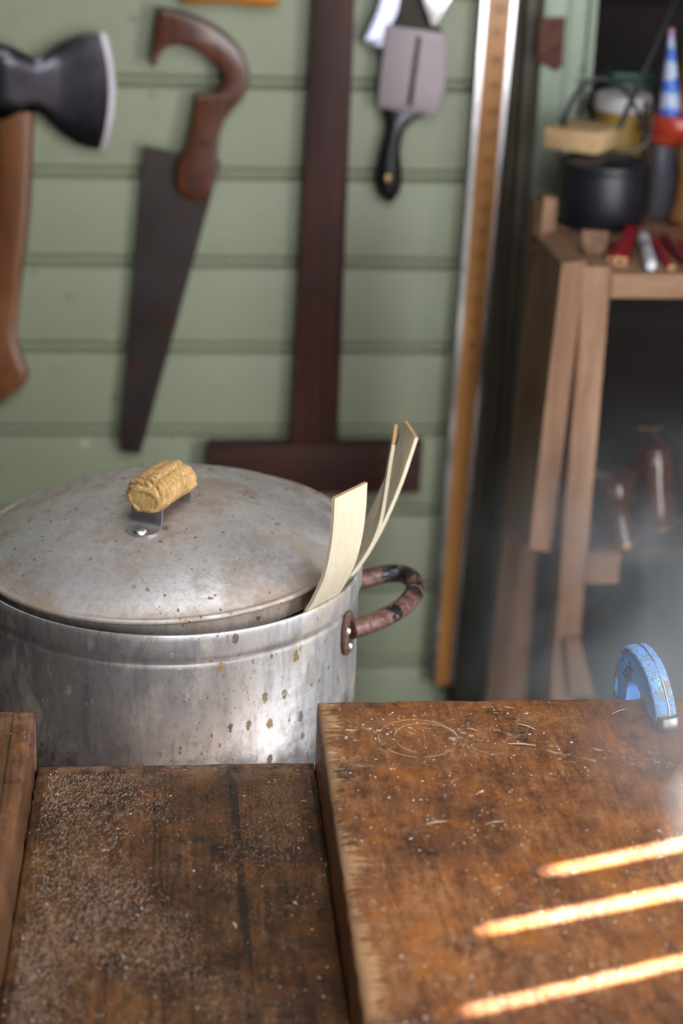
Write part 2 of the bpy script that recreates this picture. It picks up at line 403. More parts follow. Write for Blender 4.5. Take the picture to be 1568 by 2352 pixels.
# frame of the side door
fr = struct(obj('door_1', join(rbox((XR + 0.02, WIN[0], WIN[3] / 2), (0.06, 0.05, WIN[3]), 0.004), rbox((XR + 0.02, WIN[1], WIN[3] / 2), (0.06, 0.05, WIN[3]), 0.004),
                               rbox((XR + 0.02, (WIN[0] + WIN[1]) / 2, WIN[3]), (0.06, WIN[1] - WIN[0], 0.05), 0.004)), JAMB))

# ================================================================== workbench
def m_bench(name, kind):
    n = NB(name); R = kind == 'right'
    g = n.noise(1.0, 5, 0.75, n.map((300, 14, 200) if not R else (230, 30, 200)), 0.2)      # grain
    b = n.noise(8, 6, 0.70); b2 = n.noise(48, 6, 0.78, n.map((1, 0.6, 1), loc=(4, 2, 0))); b3 = n.noise(420, 3, 0.7, n.map((1, 0.55, 1)))
    f = n.math('ADD', n.math('ADD', n.math('MULTIPLY', g, 0.25), n.math('MULTIPLY', b3, 0.20)), n.math('ADD', n.math('MULTIPLY', b, 0.27), n.math('MULTIPLY', b2, 0.28)))
    if R: st = [(0.40, (0.032, 0.014, 0.010)), (0.465, (0.092, 0.036, 0.018)), (0.53, (0.170, 0.068, 0.027)), (0.61, (0.290, 0.135, 0.058))]
    elif kind == 'mid': st = [(0.41, (0.011, 0.007, 0.006)), (0.475, (0.038, 0.018, 0.010)), (0.535, (0.085, 0.038, 0.016)), (0.61, (0.19, 0.095, 0.045))]
    else: st = [(0.40, (0.018, 0.009, 0.006)), (0.47, (0.055, 0.024, 0.013)), (0.54, (0.105, 0.048, 0.024)), (0.62, (0.20, 0.10, 0.055))]
    c = n.ramp(f, st); xyz = n.sep()
    # orange warmth in patches
    c = n.mix(n.math('MULTIPLY', n.ss(n.noise(22, 5, 0.7, n.map(loc=(1, 5, 0))), 0.50, 0.66), 0.55 if R else 0.42), c, (0.27, 0.092, 0.014) if R else (0.16, 0.055, 0.010))
    # black blotches
    bl = n.ss(n.noise(17, 6, 0.72, n.map(loc=(9, 1, 3))), 0.57, 0.68)
    c = n.mix(n.math('MULTIPLY', bl, 0.75), c, (0.014, 0.011, 0.012))
    # pale scratches in five directions
    scr = None
    for ang, sx, sy, th in ((0.05, 14, 900, 0.655), (0.75, 16, 800, 0.67), (1.9, 13, 850, 0.665), (-0.5, 15, 950, 0.67)):
        q = n.ss(n.noise(1.0, 1, 0.5, n.map((sx, sy, 1), vec=n.map(rot=(0, 0, ang), loc=(ang * 3, 0.2, 0)))), th, th + 0.03)
        scr = q if scr is None else n.math('MAXIMUM', scr, q)
    msk = n.ss(n.noise(14, 4, 0.65, n.map(loc=(2, 8, 1))), 0.46, 0.62)
    scr = n.math('MULTIPLY', scr, msk)
    c = n.mix(n.math('MULTIPLY', scr, 0.36 if R else 0.15), c, (0.40, 0.30, 0.23))
    sp = n.math('MULTIPLY', n.ss(n.noise(380, 2, 0.5, n.map((1, 0.7, 1))), 0.685, 0.71), n.ss(n.noise(24, 3), 0.46, 0.60))
    if R:
        dk = n.math('MULTIPLY', n.ss(n.noise(1.0, 2, 0.5, n.map((600, 5, 1), vec=n.map(rot=(0, 0, -0.10)))), 0.65, 0.68), n.ss(n.noise(7, 2), 0.44, 0.56))
        c = n.mix(n.math('MULTIPLY', dk, 0.75), c, (0.030, 0.026, 0.030))
        # paint / glue flecks, thicker towards the far edge, and a compass circle
        gl = n.ss(n.noise(120, 5, 0.75, n.map((0.55, 1.4, 1), vec=n.map(rot=(0, 0, 0.45), loc=(5, 1, 0)))), 0.585, 0.61)
        reg = n.math('MULTIPLY', n.ss(n.noise(20, 3, 0.6, n.map((1, 1.6, 1), loc=(3, 3, 3))), 0.50, 0.60), n.ss(xyz[1], YFAR - 0.17, YFAR - 0.02))
        sp = n.math('MAXIMUM', sp, n.math('MULTIPLY', gl, reg))
        cc = on_z(960, 1695, ZR)
        dx = n.math('SUBTRACT', xyz[0], cc.x); dy = n.math('SUBTRACT', xyz[1], cc.y)
        for rr, o in ((0.030, 0.0), (0.024, 0.006)):
            d = n.math('SQRT', n.math('ADD', n.math('POWER', n.math('SUBTRACT', dx, o), 2.0), n.math('POWER', dy, 2.0)))
            ringm = n.math('MULTIPLY', n.ss(n.math('ABSOLUTE', n.math('SUBTRACT', d, rr)), 0.0006, 0.0002), n.ss(n.noise(40, 3), 0.44, 0.56))
            sp = n.math('MAXIMUM', sp, n.math('MULTIPLY', ringm, 0.55))
        # worn, splintered left arris
        ex = n.math('SUBTRACT', xyz[0], EDGE_LINE(n, xyz))
        jag = n.math('MULTIPLY', n.math('SUBTRACT', n.noise(1.0, 4, 0.75, n.map((30, 330, 20))), 0.41), 0.055)
        big = n.math('MULTIPLY', n.math('SUBTRACT', n.noise(16, 3, 0.5, n.map(loc=(0, 3, 0))), 0.47), 0.050)
        wear = n.ss(n.math('SUBTRACT', ex, n.math('ADD', jag, big)), 0.0025, -0.0005)
        wear = n.math('MULTIPLY', wear, n.ss(xyz[2], ZR - 0.010, ZR - 0.004))
        c = n.mix(n.math('MULTIPLY', wear, 0.8), c, n.mix(g, (0.20, 0.10, 0.05), (0.50, 0.32, 0.19)))
        # film of pale dust rubbed into the surface
        c = n.mix(n.math('MULTIPLY', n.ss(n.noise(60, 6, 0.78, n.map(loc=(6, 6, 0))), 0.50, 0.66), 0.16), c, (0.26, 0.17, 0.13))
    else:
        ln = n.ss(n.noise(1.0, 2, 0.5, n.map((210, 1.2, 1), loc=(1, 2, 0))), 0.64, 0.67)
        c = n.mix(n.math('MULTIPLY', ln, 0.75), c, (0.012, 0.009, 0.008))
        c = n.mix(n.math('MULTIPLY', n.ss(xyz[1], YFAR - 0.040, YFAR - 0.002), n.math('MULTIPLY', n.ss(n.noise(50, 5, 0.7), 0.40, 0.62), 0.8)), c, (0.22, 0.125, 0.075))
    c = n.mix(n.math('MULTIPLY', sp, 0.9), c, (0.56, 0.50, 0.47))
    n.bump(n.math('ADD', n.math('MULTIPLY', g, 0.7), n.math('MULTIPLY', b3, 0.7)), 0.7 if kind == 'mid' else 0.4, 0.0015)
    r = n.ramp(n.math('ADD', n.math('MULTIPLY', b2, 0.6), n.math('MULTIPLY', g, 0.4)), [(0.38, (0.34,) * 3), (0.62, (0.58,) * 3)])
    return n.set(color=n.mix(1.0, c, (1.0, 0.93, 0.80), 'MULTIPLY'), rough=r, spec=0.28)
_ea, _eb = on_z(728, 1612, ZR), on_z(838, 2352, ZR)
def EDGE_LINE(n, xyz):      # x of the right board's left edge as a function of y
    k = (_eb.x - _ea.x) / (_eb.y - _ea.y)
    return n.math('ADD', n.math('MULTIPLY', n.math('SUBTRACT', xyz[1], _ea.y), k), _ea.x)
BENCH_R, BENCH_M, BENCH_L = m_bench('bench_right_board', 'right'), m_bench('bench_middle_plank', 'mid'), m_bench('bench_left_board', 'left')

def plank(x0, x1, y0, y1, z0, z1, nx, ny, rnd=0.006, rough=0.0006, chip=0.003, seed=0, xl=None, xr=None):
    """solid board with rounded, chipped upper edges. xl/xr give the side edges as functions of y"""
    xl = xl or (lambda y: x0); xr = xr or (lambda y: x1)
    def params(n, r, L):
        e = [0, r * 0.15, r * 0.5, r]; e = [a / L for a in e]
        return e + [e[-1] + (1 - 2 * e[-1]) * (i + 1) / n for i in range(n - 1)] + [1 - a for a in e[::-1]]
    U, W_ = params(nx, rnd, x1 - x0), params(ny, rnd, y1 - y0)
    V, F = [], []
    for w in W_:
        yb = y0 + (y1 - y0) * w
        for u in U:
            a, b = xl(yb), xr(yb); x = a + (b - a) * u
            dx = min(x - a, b - x); dy = min(yb - y0, y1 - yb)
            nv = mnoise.noise(Vector((x * 30 + seed, yb * 30, seed))); n2 = mnoise.noise(Vector((x * 150 + seed, yb * 150, 3)))
            ch = max(0, mnoise.noise(Vector((x * 45 + 5, yb * 45, seed + 9)))) ** 1.5 * chip + chip * 0.25 * max(0, n2)
            d = min(dx, dy); q = max(0, 1 - d / (rnd + ch)); zz = z1 - (rnd * 0.75 + ch) * (1 - sqrt(max(0, 1 - q * q))) + nv * rough + n2 * rough * 0.4
            yy = yb
            if y1 - yb < 1e-6: yy -= max(0, mnoise.noise(Vector((x * 60, 7, seed)))) * chip * 0.9 + max(0, mnoise.noise(Vector((x * 230, 3, seed)))) * chip * 0.5
            xx = x
            if b - x < 1e-6: xx -= max(0, mnoise.noise(Vector((yb * 60, 17, seed)))) * chip * 0.7
            if x - a < 1e-6: xx += max(0, mnoise.noise(Vector((yb * 60, 27, seed)))) * chip * 0.7
            V.append(Vector((xx, yy, zz)))
    n = len(U); m = len(W_)
    for j in range(m - 1):
        for i in range(n - 1): a = j * n + i; F.append((a, a + 1, a + n + 1, a + n))
    per = list(range(n)) + [j * n + n - 1 for j in range(1, m)] + [(m - 1) * n + i for i in range(n - 2, -1, -1)] + [j * n for j in range(m - 2, 0, -1)]
    o = len(V)
    for i in per: V.append(Vector((V[i].x, V[i].y, z0)))
    L = len(per)
    for k in range(L): F.append((per[k], per[(k + 1) % L], o + (k + 1) % L, o + k))
    F.append(tuple(range(o, o + L)))
    return V, F
def edge_fn(p, q):
    k = (q.x - p.x) / (q.y - p.y); return lambda y: p.x + k * (y - p.y)
YN = 0.42
eR = edge_fn(on_z(728, 1612, ZR), on_z(838, 2352, ZR)); eMR = eR; eL = edge_fn(on_z(79, 1640, ZL), on_z(10, 2050, ZL)); eML = eL
bench = thing('workbench', (0.0, 0.9, 0.0), 'worn brown workbench with a recessed middle plank between two raised boards', 'workbench')
obj('middle_plank', plank(-0.25, 0.0, YN, YFAR, ZM - 0.045, ZM, 60, 150, 0.003, 0.0006, 0.003, 2, xl=lambda y: eML(y) + 0.0005, xr=lambda y: eMR(y) - 0.0005), BENCH_M, bench, label='rough dark brown middle plank littered with fibres')
obj('raised_board', plank(-0.05, 0.9, YN, YFAR, ZM - 0.045, ZR, 190, 170, 0.006, 0.0005, 0.0035, 5, xl=eR), BENCH_R, bench, label='thick scratched orange-brown board spotted with pale paint flecks')
obj('raised_board', plank(-0.85, -0.2, YN, YFAR, ZM - 0.045, ZL, 60, 120, 0.007, 0.0006, 0.004, 11, xr=eL), BENCH_L, bench, label='thick dark brown board')
for lx in (-0.78, 0.8):
    for ly in (0.52, YFAR - 0.10): obj('leg', rbox((lx, ly, (ZM - 0.045) / 2), (0.09, 0.09, ZM - 0.045), 0.004), SHELFWOOD, bench)
for ly in (0.52, YFAR - 0.03): obj('apron', rbox((0.01, ly, ZM - 0.078), (1.49, 0.03, 0.065), 0.004), SHELFWOODX, bench)

# loose fibres and dust on the bench: short curled slivers, real geometry
def fibres(name, n, gen, mat, label):
    V, F = [], []
    for i in range(n):
        p, L, w, a, h = gen(); d = Vector((cos(a), sin(a), 0)); q = Vector((-sin(a), cos(a), 0)); bend = random.uniform(-0.25, 0.25)
        o = len(V)
        for k, t in enumerate((-0.5, 0.0, 0.5)):
            c = p + d * L * t + q * L * bend * (t * t) + Vector((0, 0, h * (0.35 + abs(t) * random.random())))
            V += [c - q * w / 2, c + q * w / 2 + Vector((0, 0, w * 0.3)), c + Vector((0, 0, w * 0.7))]
        for k in (0, 3):
            F += [(o + k, o + k + 3, o + k + 5, o + k + 2), (o + k + 1, o + k + 2, o + k + 5, o + k + 4), (o + k, o + k + 1, o + k + 4, o + k + 3)]
    ob = obj(name, (V, F), mat, bench, smooth=False, label=label); ob['kind'] = 'stuff'; return ob
FIB = simple('pale_wood_fibre', (0.24, 0.155, 0.11), 0.6, var=0.75, scale=500)
WHT = simple('white_flecks', (0.62, 0.58, 0.56), 0.6, var=0.25, scale=300)
def g_mid():
    while True:
        yy = random.uniform(0.98, YFAR - 0.015); xx = random.uniform(eML(yy) + 0.008, eMR(yy) - 0.01)
        if mnoise.noise(Vector((xx * 16, yy * 10, 2))) + 0.30 - max(0, xx + 0.12) * 3.2 > random.uniform(-0.35, 0.55): break
    return Vector((xx, yy, ZM)), random.uniform(0.0010, 0.0040), random.uniform(0.00020, 0.00045), random.gauss(1.45, 0.45), random.uniform(0, 0.0006)
fibres('wood_fibres', 11000, g_mid, FIB, 'short pale wood fibres scattered over the middle plank')
def g_flk():
    if random.random() < 0.45:
        yy = random.uniform(0.98, YFAR - 0.01); xx = random.uniform(eML(yy) + 0.006, eMR(yy) - 0.008); z = ZM
    else:
        yy = YFAR - 0.012 - abs(random.gauss(0, 0.16)); xx = random.uniform(eR(yy) + 0.01, 0.32); z = ZR
    return Vector((xx, yy, z)), random.uniform(0.0006, 0.0024), random.uniform(0.0003, 0.0009), random.uniform(0, 6.28), random.uniform(0.0001, 0.0006)
fibres('white_flecks', 200, g_flk, WHT, 'tiny white flecks of dust and paint on the bench')
# longer splinters and shavings that can be made out
SHV = simple('splinter_wood', (0.52, 0.40, 0.26), 0.6, var=0.2, scale=200)
for (px, py, qx, qy, w) in ((978, 1893, 1026, 1886, 5), (1115, 1893, 1156, 1886, 3), (1165, 1708, 1230, 1712, 6), (690, 1840, 704, 1842, 5), (672, 2072, 682, 2078, 7), (536, 2118, 543, 2132, 6), (1405, 1640, 1438, 1628, 5), (1072, 1673, 1098, 1680, 4), (1188, 1662, 1230, 1676, 6)):
    z = ZR if px > 760 else ZM
    a, b = on_z(px, py, z + 0.001), on_z(qx, qy, z + 0.001); m = (a + b) / 2 + Vector((0, 0, 0.0008)); s = 0.00035 * w / 5
    obj('splinter', tube([a, m, b], [s, s * 1.9, s * 0.8], 6, flat=0.45, up=(0, 0, 1)), SHV, bench)

# amber water drops
n_ = NB('amber_drop'); DROP = n_.set(color=(0.34, 0.13, 0.03), rough=0.06, trans=0.6, ior=1.33)
for px, py, r, lab in ((922, 1618, 17, 'large amber water drop at the far edge of the right bench board'), (892, 1716, 13, 'medium amber water drop inside the scratched circle on the right board'),
                       (786, 1716, 9, 'small amber water drop close to the far left corner of the right board'), (908, 1806, 10, 'amber water drop lowest of those near the scratched circle'),
                       (890, 1746, 8, 'tiny amber water drop just below the medium drop on the right board'), (952, 1720, 8, 'tiny amber water drop right of the medium drop on the right board'),
                       (700, 1842, 8, 'tiny amber water drop near the far right corner of the middle plank'), (705, 2060, 7, 'tiny amber water drop halfway down the right side of the middle plank')):
    z = ZR if px > 760 else ZM; p = on_z(px, py, z); s = sc_at(p) * r * (0.9 if r > 10 else 0.8)
    prof = [(s, -0.0003), (s * 0.97, s * 0.10), (s * 0.8, s * 0.24), (s * 0.5, s * 0.33), (s * 0.0, s * 0.37)]
    V, F = lathe(prof, (0, 0, 0), seg=18)
    V = [Vector((v.x * (1.25 + 0.2 * sin(5 * v.y / s)), v.y, v.z)) + p for v in V]
    tag(obj('water_drop', (V, F), DROP), lab, 'water drop', 'amber drops on the bench')

# ================================================================== stock pot
PC = at_d(383, 1267, 1.80); RP = 0.1775; ZP = PC.z; HP = 0.30; ZB = ZP - HP
pot = thing('stock_pot', (PC.x, PC.y, ZB), 'large stained aluminium stock pot with rusty loop handles behind the workbench', 'stock pot')
def m_alu(name, lid=False):
    n = NB(name); xyz = n.sep()
    big = n.noise(9, 5, 0.6); fine = n.noise(120, 3, 0.6)
    brush = n.noise(1.0, 4, 0.6, n.map((5, 5, 260)) if not lid else n.map((200, 200, 200)))
    c = n.ramp(big, [(0.3, (0.63, 0.58, 0.58)), (0.6, (0.78, 0.745, 0.745)), (0.8, (0.86, 0.835, 0.84))])
    c = n.mix(n.math('MULTIPLY', brush, 0.25), c, (0.46, 0.46, 0.47))
    # vertical run marks on the side
    mot = n.noise(190, 4, 0.75, n.map((1, 1, 0.4) if not lid else (1, 1, 1)))
    c = n.mix(n.math('MULTIPLY', n.ss(mot, 0.48, 0.66), 0.38), c, (0.30, 0.29, 0.29))
    if not lid:
        run = n.noise(1.0, 4, 0.6, n.map((60, 60, 7)))
        c = n.mix(n.math('MULTIPLY', n.ss(run, 0.5, 0.7), 0.5), c, (0.26, 0.27, 0.30))
    # brown film
    film = n.ss(n.noise(17 if not lid else 12, 7, 0.76, n.map((1, 1, 0.5), loc=(2, 1, 5)), 0.0), 0.47 if not lid else 0.40, 0.62 if not lid else 0.60)
    c = n.mix(n.math('MULTIPLY', film, 0.5 if not lid else 0.7), c, (0.36, 0.25, 0.12) if not lid else (0.22, 0.150, 0.098))
    met = n.math('SUBTRACT', 1.0, n.math('MULTIPLY', film, 0.35))
    if lid:
        ctr = lidC; dx = n.math('SUBTRACT', xyz[0], ctr.x); dy = n.math('SUBTRACT', xyz[1], ctr.y)
        rr = n.math('SQRT', n.math('ADD', n.math('MULTIPLY', dx, dx), n.math('MULTIPLY', dy, dy)))
        nz = n.math('MULTIPLY', n.math('SUBTRACT', n.noise(22, 5, 0.7), 0.5), 0.10)
        around = n.ss(n.math('ADD', rr, nz), 0.120, 0.030)                 # rusty bloom around the handle
        rim = n.ss(n.math('ADD', rr, n.math('MULTIPLY', nz, 0.5)), 0.146, 0.168)
        c = n.mix(n.math('MULTIPLY', around, 0.5), c, (0.20, 0.12, 0.065)); c = n.mix(n.math('MULTIPLY', rim, 0.5), c, (0.28, 0.18, 0.10))
        met = n.math('MULTIPLY', met, n.math('SUBTRACT', 1.0, n.math('MULTIPLY', n.math('MAXIMUM', around, rim), 0.5)))
    if not lid:      # dark bench reflection painted onto the lower side, with some scorching
        refl_scorch = n.ss(n.math('ADD', n.math('SUBTRACT', ZP, xyz[2]), n.math('MULTIPLY', n.math('SUBTRACT', n.noise(24, 6, 0.72), 0.5), 0.12)), 0.098, 0.140)
        c = n.mix(n.math('MULTIPLY', refl_scorch, 0.78), c, (0.035, 0.034, 0.038)); met = n.math('MULTIPLY', met, n.math('SUBTRACT', 1.0, n.math('MULTIPLY', refl_scorch, 0.3)))
    # splashes: two sizes of amber-brown spots
    spots = None
    for sc, th, den, lo in ((26, 0.34, 0.62, 1), (62, 0.31, 0.50, 2), (120, 0.29, 0.52, 3), (260, 0.28, 0.58, 4)):
        wv = n.map((1, 1, 0.55) if not lid else (1, 0.8, 1), (0.25, 0.2, 0), (lo, lo * 2, 0))
        v = n.voro(sc, wv); col = n.sep(v.outputs['Color'])
        d = n.math('ADD', v.outputs['Distance'], n.math('MULTIPLY', n.noise(sc * 3.5, 3, 0.6), 0.34))
        q = n.math('MULTIPLY', n.ss(d, th + 0.055, th + 0.025), n.ss(col[0], den, den + 0.01))
        if lo == 1: q = n.math('MULTIPLY', q, 0.42)
        spots = q if spots is None else n.math('MAXIMUM', spots, q)
    cl = n.ss(n.noise(8, 3, 0.5, n.map(loc=(4, 7, 2))), 0.34, 0.46)
    spots = n.math('MULTIPLY', spots, cl)
    c = n.mix(n.math('MULTIPLY', spots, 0.85), c, n.mix(n.ss(n.noise(25, 2), 0.4, 0.6), (0.060, 0.032, 0.010), (0.25, 0.145, 0.022)))
    met = n.math('MULTIPLY', met, n.math('SUBTRACT', 1.0, n.math('MULTIPLY', spots, 0.8)))
    scr = None
    for ang, sx, sz in ((0.35, 9, 330), (-0.45, 8, 360), (1.1, 10, 300), (-0.1, 8, 340)):
        q = n.ss(n.noise(1.0, 1, 0.5, n.map((sx * 2, sx * 2, sz * 2.2) if not lid else (sx * 2, sz * 2, sx * 2), vec=n.map(rot=(0, ang, 0) if not lid else (0, 0, ang), loc=(ang * 5, 1, 2)))), 0.66, 0.69)
        scr = q if scr is None else n.math('MAXIMUM', scr, q)
    c = n.mix(n.math('MULTIPLY', n.math('MULTIPLY', scr, n.ss(n.noise(12, 3), 0.45, 0.6)), 0.07 if lid else 0.35), c, (0.9, 0.88, 0.84))
    met = n.math('MULTIPLY', met, 0.86 if lid else 0.90)
    n.bump(n.math('ADD', n.math('MULTIPLY', big, 1.2), n.math('ADD', n.math('MULTIPLY', fine, 0.18), n.math('MULTIPLY', spots, 0.2))), 0.25, 0.002)
    base = 0.36 if not lid else 0.40
    r = n.math('ADD', n.math('ADD', base, n.math('MULTIPLY', n.noise(20, 4), 0.14)), n.math('MULTIPLY', film, 0.12))
    return n.set(color=c, metal=met, rough=r)
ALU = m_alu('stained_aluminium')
prof = [(0.001, ZB), (RP - 0.014, ZB), (RP - 0.006, ZB + 0.004), (RP - 0.003, ZB + 0.012)]
prof += [(RP - 0.003, ZB + 0.012 + (HP - 0.045) * i / 10) for i in range(1, 11)]
prof += [(RP - 0.0028, ZP - 0.031), (RP - 0.0034, ZP - 0.029), (RP - 0.0036, ZP - 0.027), (RP - 0.0020, ZP - 0.024), (RP - 0.0004, ZP - 0.018), (RP - 0.0002, ZP - 0.006), (RP, ZP - 0.002), (RP - 0.0006, ZP - 0.0003), (RP - 0.0016, ZP),
         (RP - 0.0027, ZP - 0.0004), (RP - 0.0033, ZP - 0.003), (RP - 0.0036, ZP - 0.02), (RP - 0.006, ZP - 0.03), (RP - 0.006, ZB + 0.01), (0.001, ZB + 0.008)]
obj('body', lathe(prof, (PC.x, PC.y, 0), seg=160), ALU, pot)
# loop handles
def m_handle():
    n = NB('rusty_handle_paint'); f = n.noise(24, 6, 0.7, None, 0.4)
    c = n.mix(n.ss(n.noise(170, 6, 0.75), 0.35, 0.65), (0.060, 0.026, 0.020), (0.20, 0.098, 0.078))
    blk = n.ss(f, 0.55, 0.58); c = n.mix(blk, c, (0.012, 0.012, 0.014))
    n.bump(n.math('SUBTRACT', n.noise(150, 4), n.math('MULTIPLY', blk, -0.8)), 0.3, 0.001)
    return n.set(color=c, rough=n.math('SUBTRACT', 0.5, n.math('MULTIPLY', blk, 0.18)), metal=0.25)
HND = m_handle()
ZH = ZP - 0.042
hp = [on_z(x, y, ZH) for x, y in ((806, 1446), (850, 1432), (895, 1412), (930, 1389), (951, 1362), (949, 1335), (926, 1319), (890, 1318), (850, 1326), (812, 1336))]
RIV = m_steel('rivet_aluminium', (0.75, 0.74, 0.72), 0.25, 0.35)
def pot_handle(flip):
    cen = Vector((PC.x, PC.y, 0))
    R = Matrix.Rotation(pi, 3, 'Z') if flip else Matrix.Identity(3)
    T = lambda p: cen + R @ (Vector(p) - cen)
    path = [T(p) for p in catmull(hp, 6)]
    h = obj('loop_handle', tube(path, 0.0088, 18), HND, pot, label='rust-brown loop handle with flaking black paint')
    for e in (hp[0], hp[-1]):
        d = Vector((e.x - PC.x, e.y - PC.y, 0)).normalized(); t = Vector((-d.y, d.x, 0)); s = RP - 0.0015
        c0 = cen + d * s + Vector((0, 0, ZH - 0.004)); rings = []
        for off, k in ((-0.0005, 1.0), (0.0022, 1.0), (0.0032, 0.86)):
            rings.append([T(p) for p in ell_ring(c0 + d * off, 0.0105 * k, 0.021 * k, t, (0, 0, 1), 20, 2.6)])
        obj('flange', loft(rings), HND, h)
        for zz in (-0.0125, 0.0045):
            for sd in ((1,) if e is hp[0] else (1,)):
                b = T(c0 + Vector((0, 0, zz)) + t * 0.001 * sd + d * 0.002 - t * (0.0 if zz < 0 else 0.006)); dd = R @ d
                obj('rivet', lathe([(0.0042, -0.001), (0.0040, 0.0012), (0.0030, 0.0028), (0.0014, 0.0036), (0, 0.0038)], b, dd, 14), RIV, h)
pot_handle(False); pot_handle(True)

# ---- lid, tipped up a little on the wooden strips at the right
lidC = Vector((PC.x - 0.001, PC.y + 0.004, ZP + 0.0105)); RL = 0.1725
LT = Matrix.Rotation(radians(-2.6), 3, 'Y') @ Matrix.Rotation(radians(1.0), 3, 'X')
def LP(p): return lidC + LT @ Vector(p)
lid = thing('pot_lid', lidC, 'domed tarnished aluminium lid with a rope-bound handle resting on the stock pot', 'pot lid')
ALUL = m_alu('tarnished_lid_aluminium', True)
DOME = 0.040
def dome(r): q = min(1, r / 0.1655); return 0.0025 + DOME * (1 - 0.72 * q ** 2 - 0.28 * q ** 6)
pr = [(0.0006, dome(0))] + [(0.1655 * i / 28, dome(0.1655 * i / 28)) for i in range(1, 29)]
pr += [(0.1675, 0.0016), (0.1690, 0.0018)]
pr += [(RL - 0.0026 + 0.0026 * sin(radians(a)), 0.0 + 0.0026 * cos(radians(a))) for a in range(-20, 200, 25)]
pr += [(0.1680, -0.0022), (0.1645, -0.0022), (0.1640, -0.005), (0.1635, -0.021), (0.1625, -0.021), (0.1628, -0.004), (0.155, 0.004)]
pr += [(0.1655 * i / 10, dome(0.1655 * i / 10) - 0.0025) for i in range(9, -1, -1)]
V, F = lathe(pr, (0, 0, 0), seg=160)
obj('dome', ([LP(v) for v in V], F), ALUL, lid)
# handle: aluminium strap with rope wrapped around the bridge
base = lidC.z + DOME + 0.0004; rise = 0.027
ra_, rb_ = on_z(333, 1137, base + rise), on_z(410, 1087, base + rise)
hd = (rb_ - ra_); RLn = hd.length; HL = RLn + 0.006; hd.normalize(); hs = Vector((hd.y, -hd.x, 0))   # hs: to the right across the strap
up = Vector((0, 0, 1)); mid = (ra_ + rb_) / 2
STRAP = m_steel('strap_aluminium', (0.66, 0.66, 0.70), 0.28, 0.4)
SW = 0.0148
sp = [(-HL / 2 - 0.0115, -0.0042), (-HL / 2 - 0.004, -0.0034), (-HL / 2 + 0.002, -0.001), (-HL / 2 + 0.005, 0.004), (-HL / 2 + 0.006, 0.013), (-HL / 2 + 0.007, 0.019), (-HL / 2 + 0.011, rise - 0.003), (-HL / 2 + 0.018, rise)]
sp = sp + [(-a, b) for a, b in sp[::-1]]
sp = [(v.x, v.y) for v in catmull([Vector((a, b, 0)) for a, b in sp], 3)]
rings = []
for i, (s, h) in enumerate(sp):
    a = Vector(sp[max(i - 1, 0)]); b = Vector(sp[min(i + 1, len(sp) - 1)]); t = (b - a).normalized(); nn = Vector((-t.y, t.x))
    edge = min(1.0, (0.0005 + min(i, len(sp) - 1 - i) / 5.0)); w = SW * (sqrt(1 - (1 - edge) ** 2) if edge < 1 else 1) * 1.0
    w = max(w, 0.004); w *= 1.0 + 0.12 * max(0, 1 - min(i, len(sp) - 1 - i) / 6)
    rings.append([mid.xy.to_3d() + Vector((0, 0, base)) + hd * (s + nn.x * o) + up * (h + nn.y * o) + hs * sgn * w for sgn, o in ((-1, 0), (1, 0), (1, -0.0022), (-1, -0.0022))])
strap = obj('handle_strap', loft(rings), STRAP, lid, label='bare aluminium strap of the handle')
for e in (-1, 1):
    c = mid.xy.to_3d() + Vector((0, 0, base - 0.0042)) + hd * e * (HL / 2 + 0.0065)
    obj('rivet', lathe([(0.0062, 0), (0.006, 0.0012), (0.0045, 0.0026), (0.002, 0.0033), (0, 0.0034)], c, up, 18), STRAP, strap)
# rope: round sinnet of eight strands, each strand twisted
n = NB('manila_rope'); fib = n.noise(1.0, 5, 0.7, n.map((420, 420, 160), (0.6, 0.5, 0.4)))
ROPE = n.set(color=n.ramp(n.math('ADD', n.math('MULTIPLY', fib, 0.75), n.math('MULTIPLY', n.noise(60, 3), 0.25)), [(0.32, (0.20, 0.095, 0.022)), (0.5, (0.44, 0.25, 0.075)), (0.68, (0.66, 0.45, 0.19))]), rough=0.65, sheen=0.2)
n.bump(fib, 0.6, 0.0012)
def rope_core(s):       # s along the bridge, slightly drooping at the ends
    q = abs(2 * s / RLn); return mid.xy.to_3d() + Vector((0, 0, base + rise - 0.0035 * q ** 4)) + hd * s
parts = []
NC, NRW = 11, 13
def rsurf(u, ph, lift=0.0):          # u in -1..1 along, ph around
    k = 1 - 0.22 * max(0, abs(u) - 0.8) / 0.2
    return rope_core(u * RLn / 2) + hs * cos(ph) * (0.0172 + lift) * k + up * sin(ph) * (0.0115 + lift) * k
for c_ in range(NC):
    for r_ in range(-1, NRW + 1):
        ph0 = 2 * pi * (c_ + 0.5) / NC; u0 = (r_ + 0.5 + 0.5 * (c_ % 2)) / NRW * 2 - 1
        if abs(u0) > 1.02: continue
        path, rad = [], []
        jit = random.uniform(-0.012, 0.012)
        for i in range(9):
            t = i / 8 * 2 - 1
            uu = max(-1.03, min(1.03, u0 + 0.115 * t + jit)); pp = ph0 + 0.56 * t
            path.append(rsurf(uu, pp, 0.0022 - 0.0042 * t * t)); rad.append(0.0006 + 0.0021 * (1 - t * t) ** 0.6)
        parts.append(tube(path, rad, 9))
for e in (-1, 1):                    # binding turns at each end
    parts.append(tube([rsurf(e * (1.0 + 0.02 * sin(a_)), a_, 0.0002) for a_ in [2 * pi * i / 40 for i in range(41)]], 0.0030, 9))
rings = [ell_ring(rope_core(RLn / 2 * u_), 0.0165 * k_, 0.0108 * k_, hs, up, 18) for u_, k_ in [(-1.10, 0.15), (-1.09, 0.55), (-1.06, 0.85)] + [(i / 10 - 1, 1 - 0.1 * max(0, abs(i / 10 - 1) - 0.8) / 0.2) for i in range(21)] + [(1.06, 0.85), (1.09, 0.55), (1.10, 0.15)]]
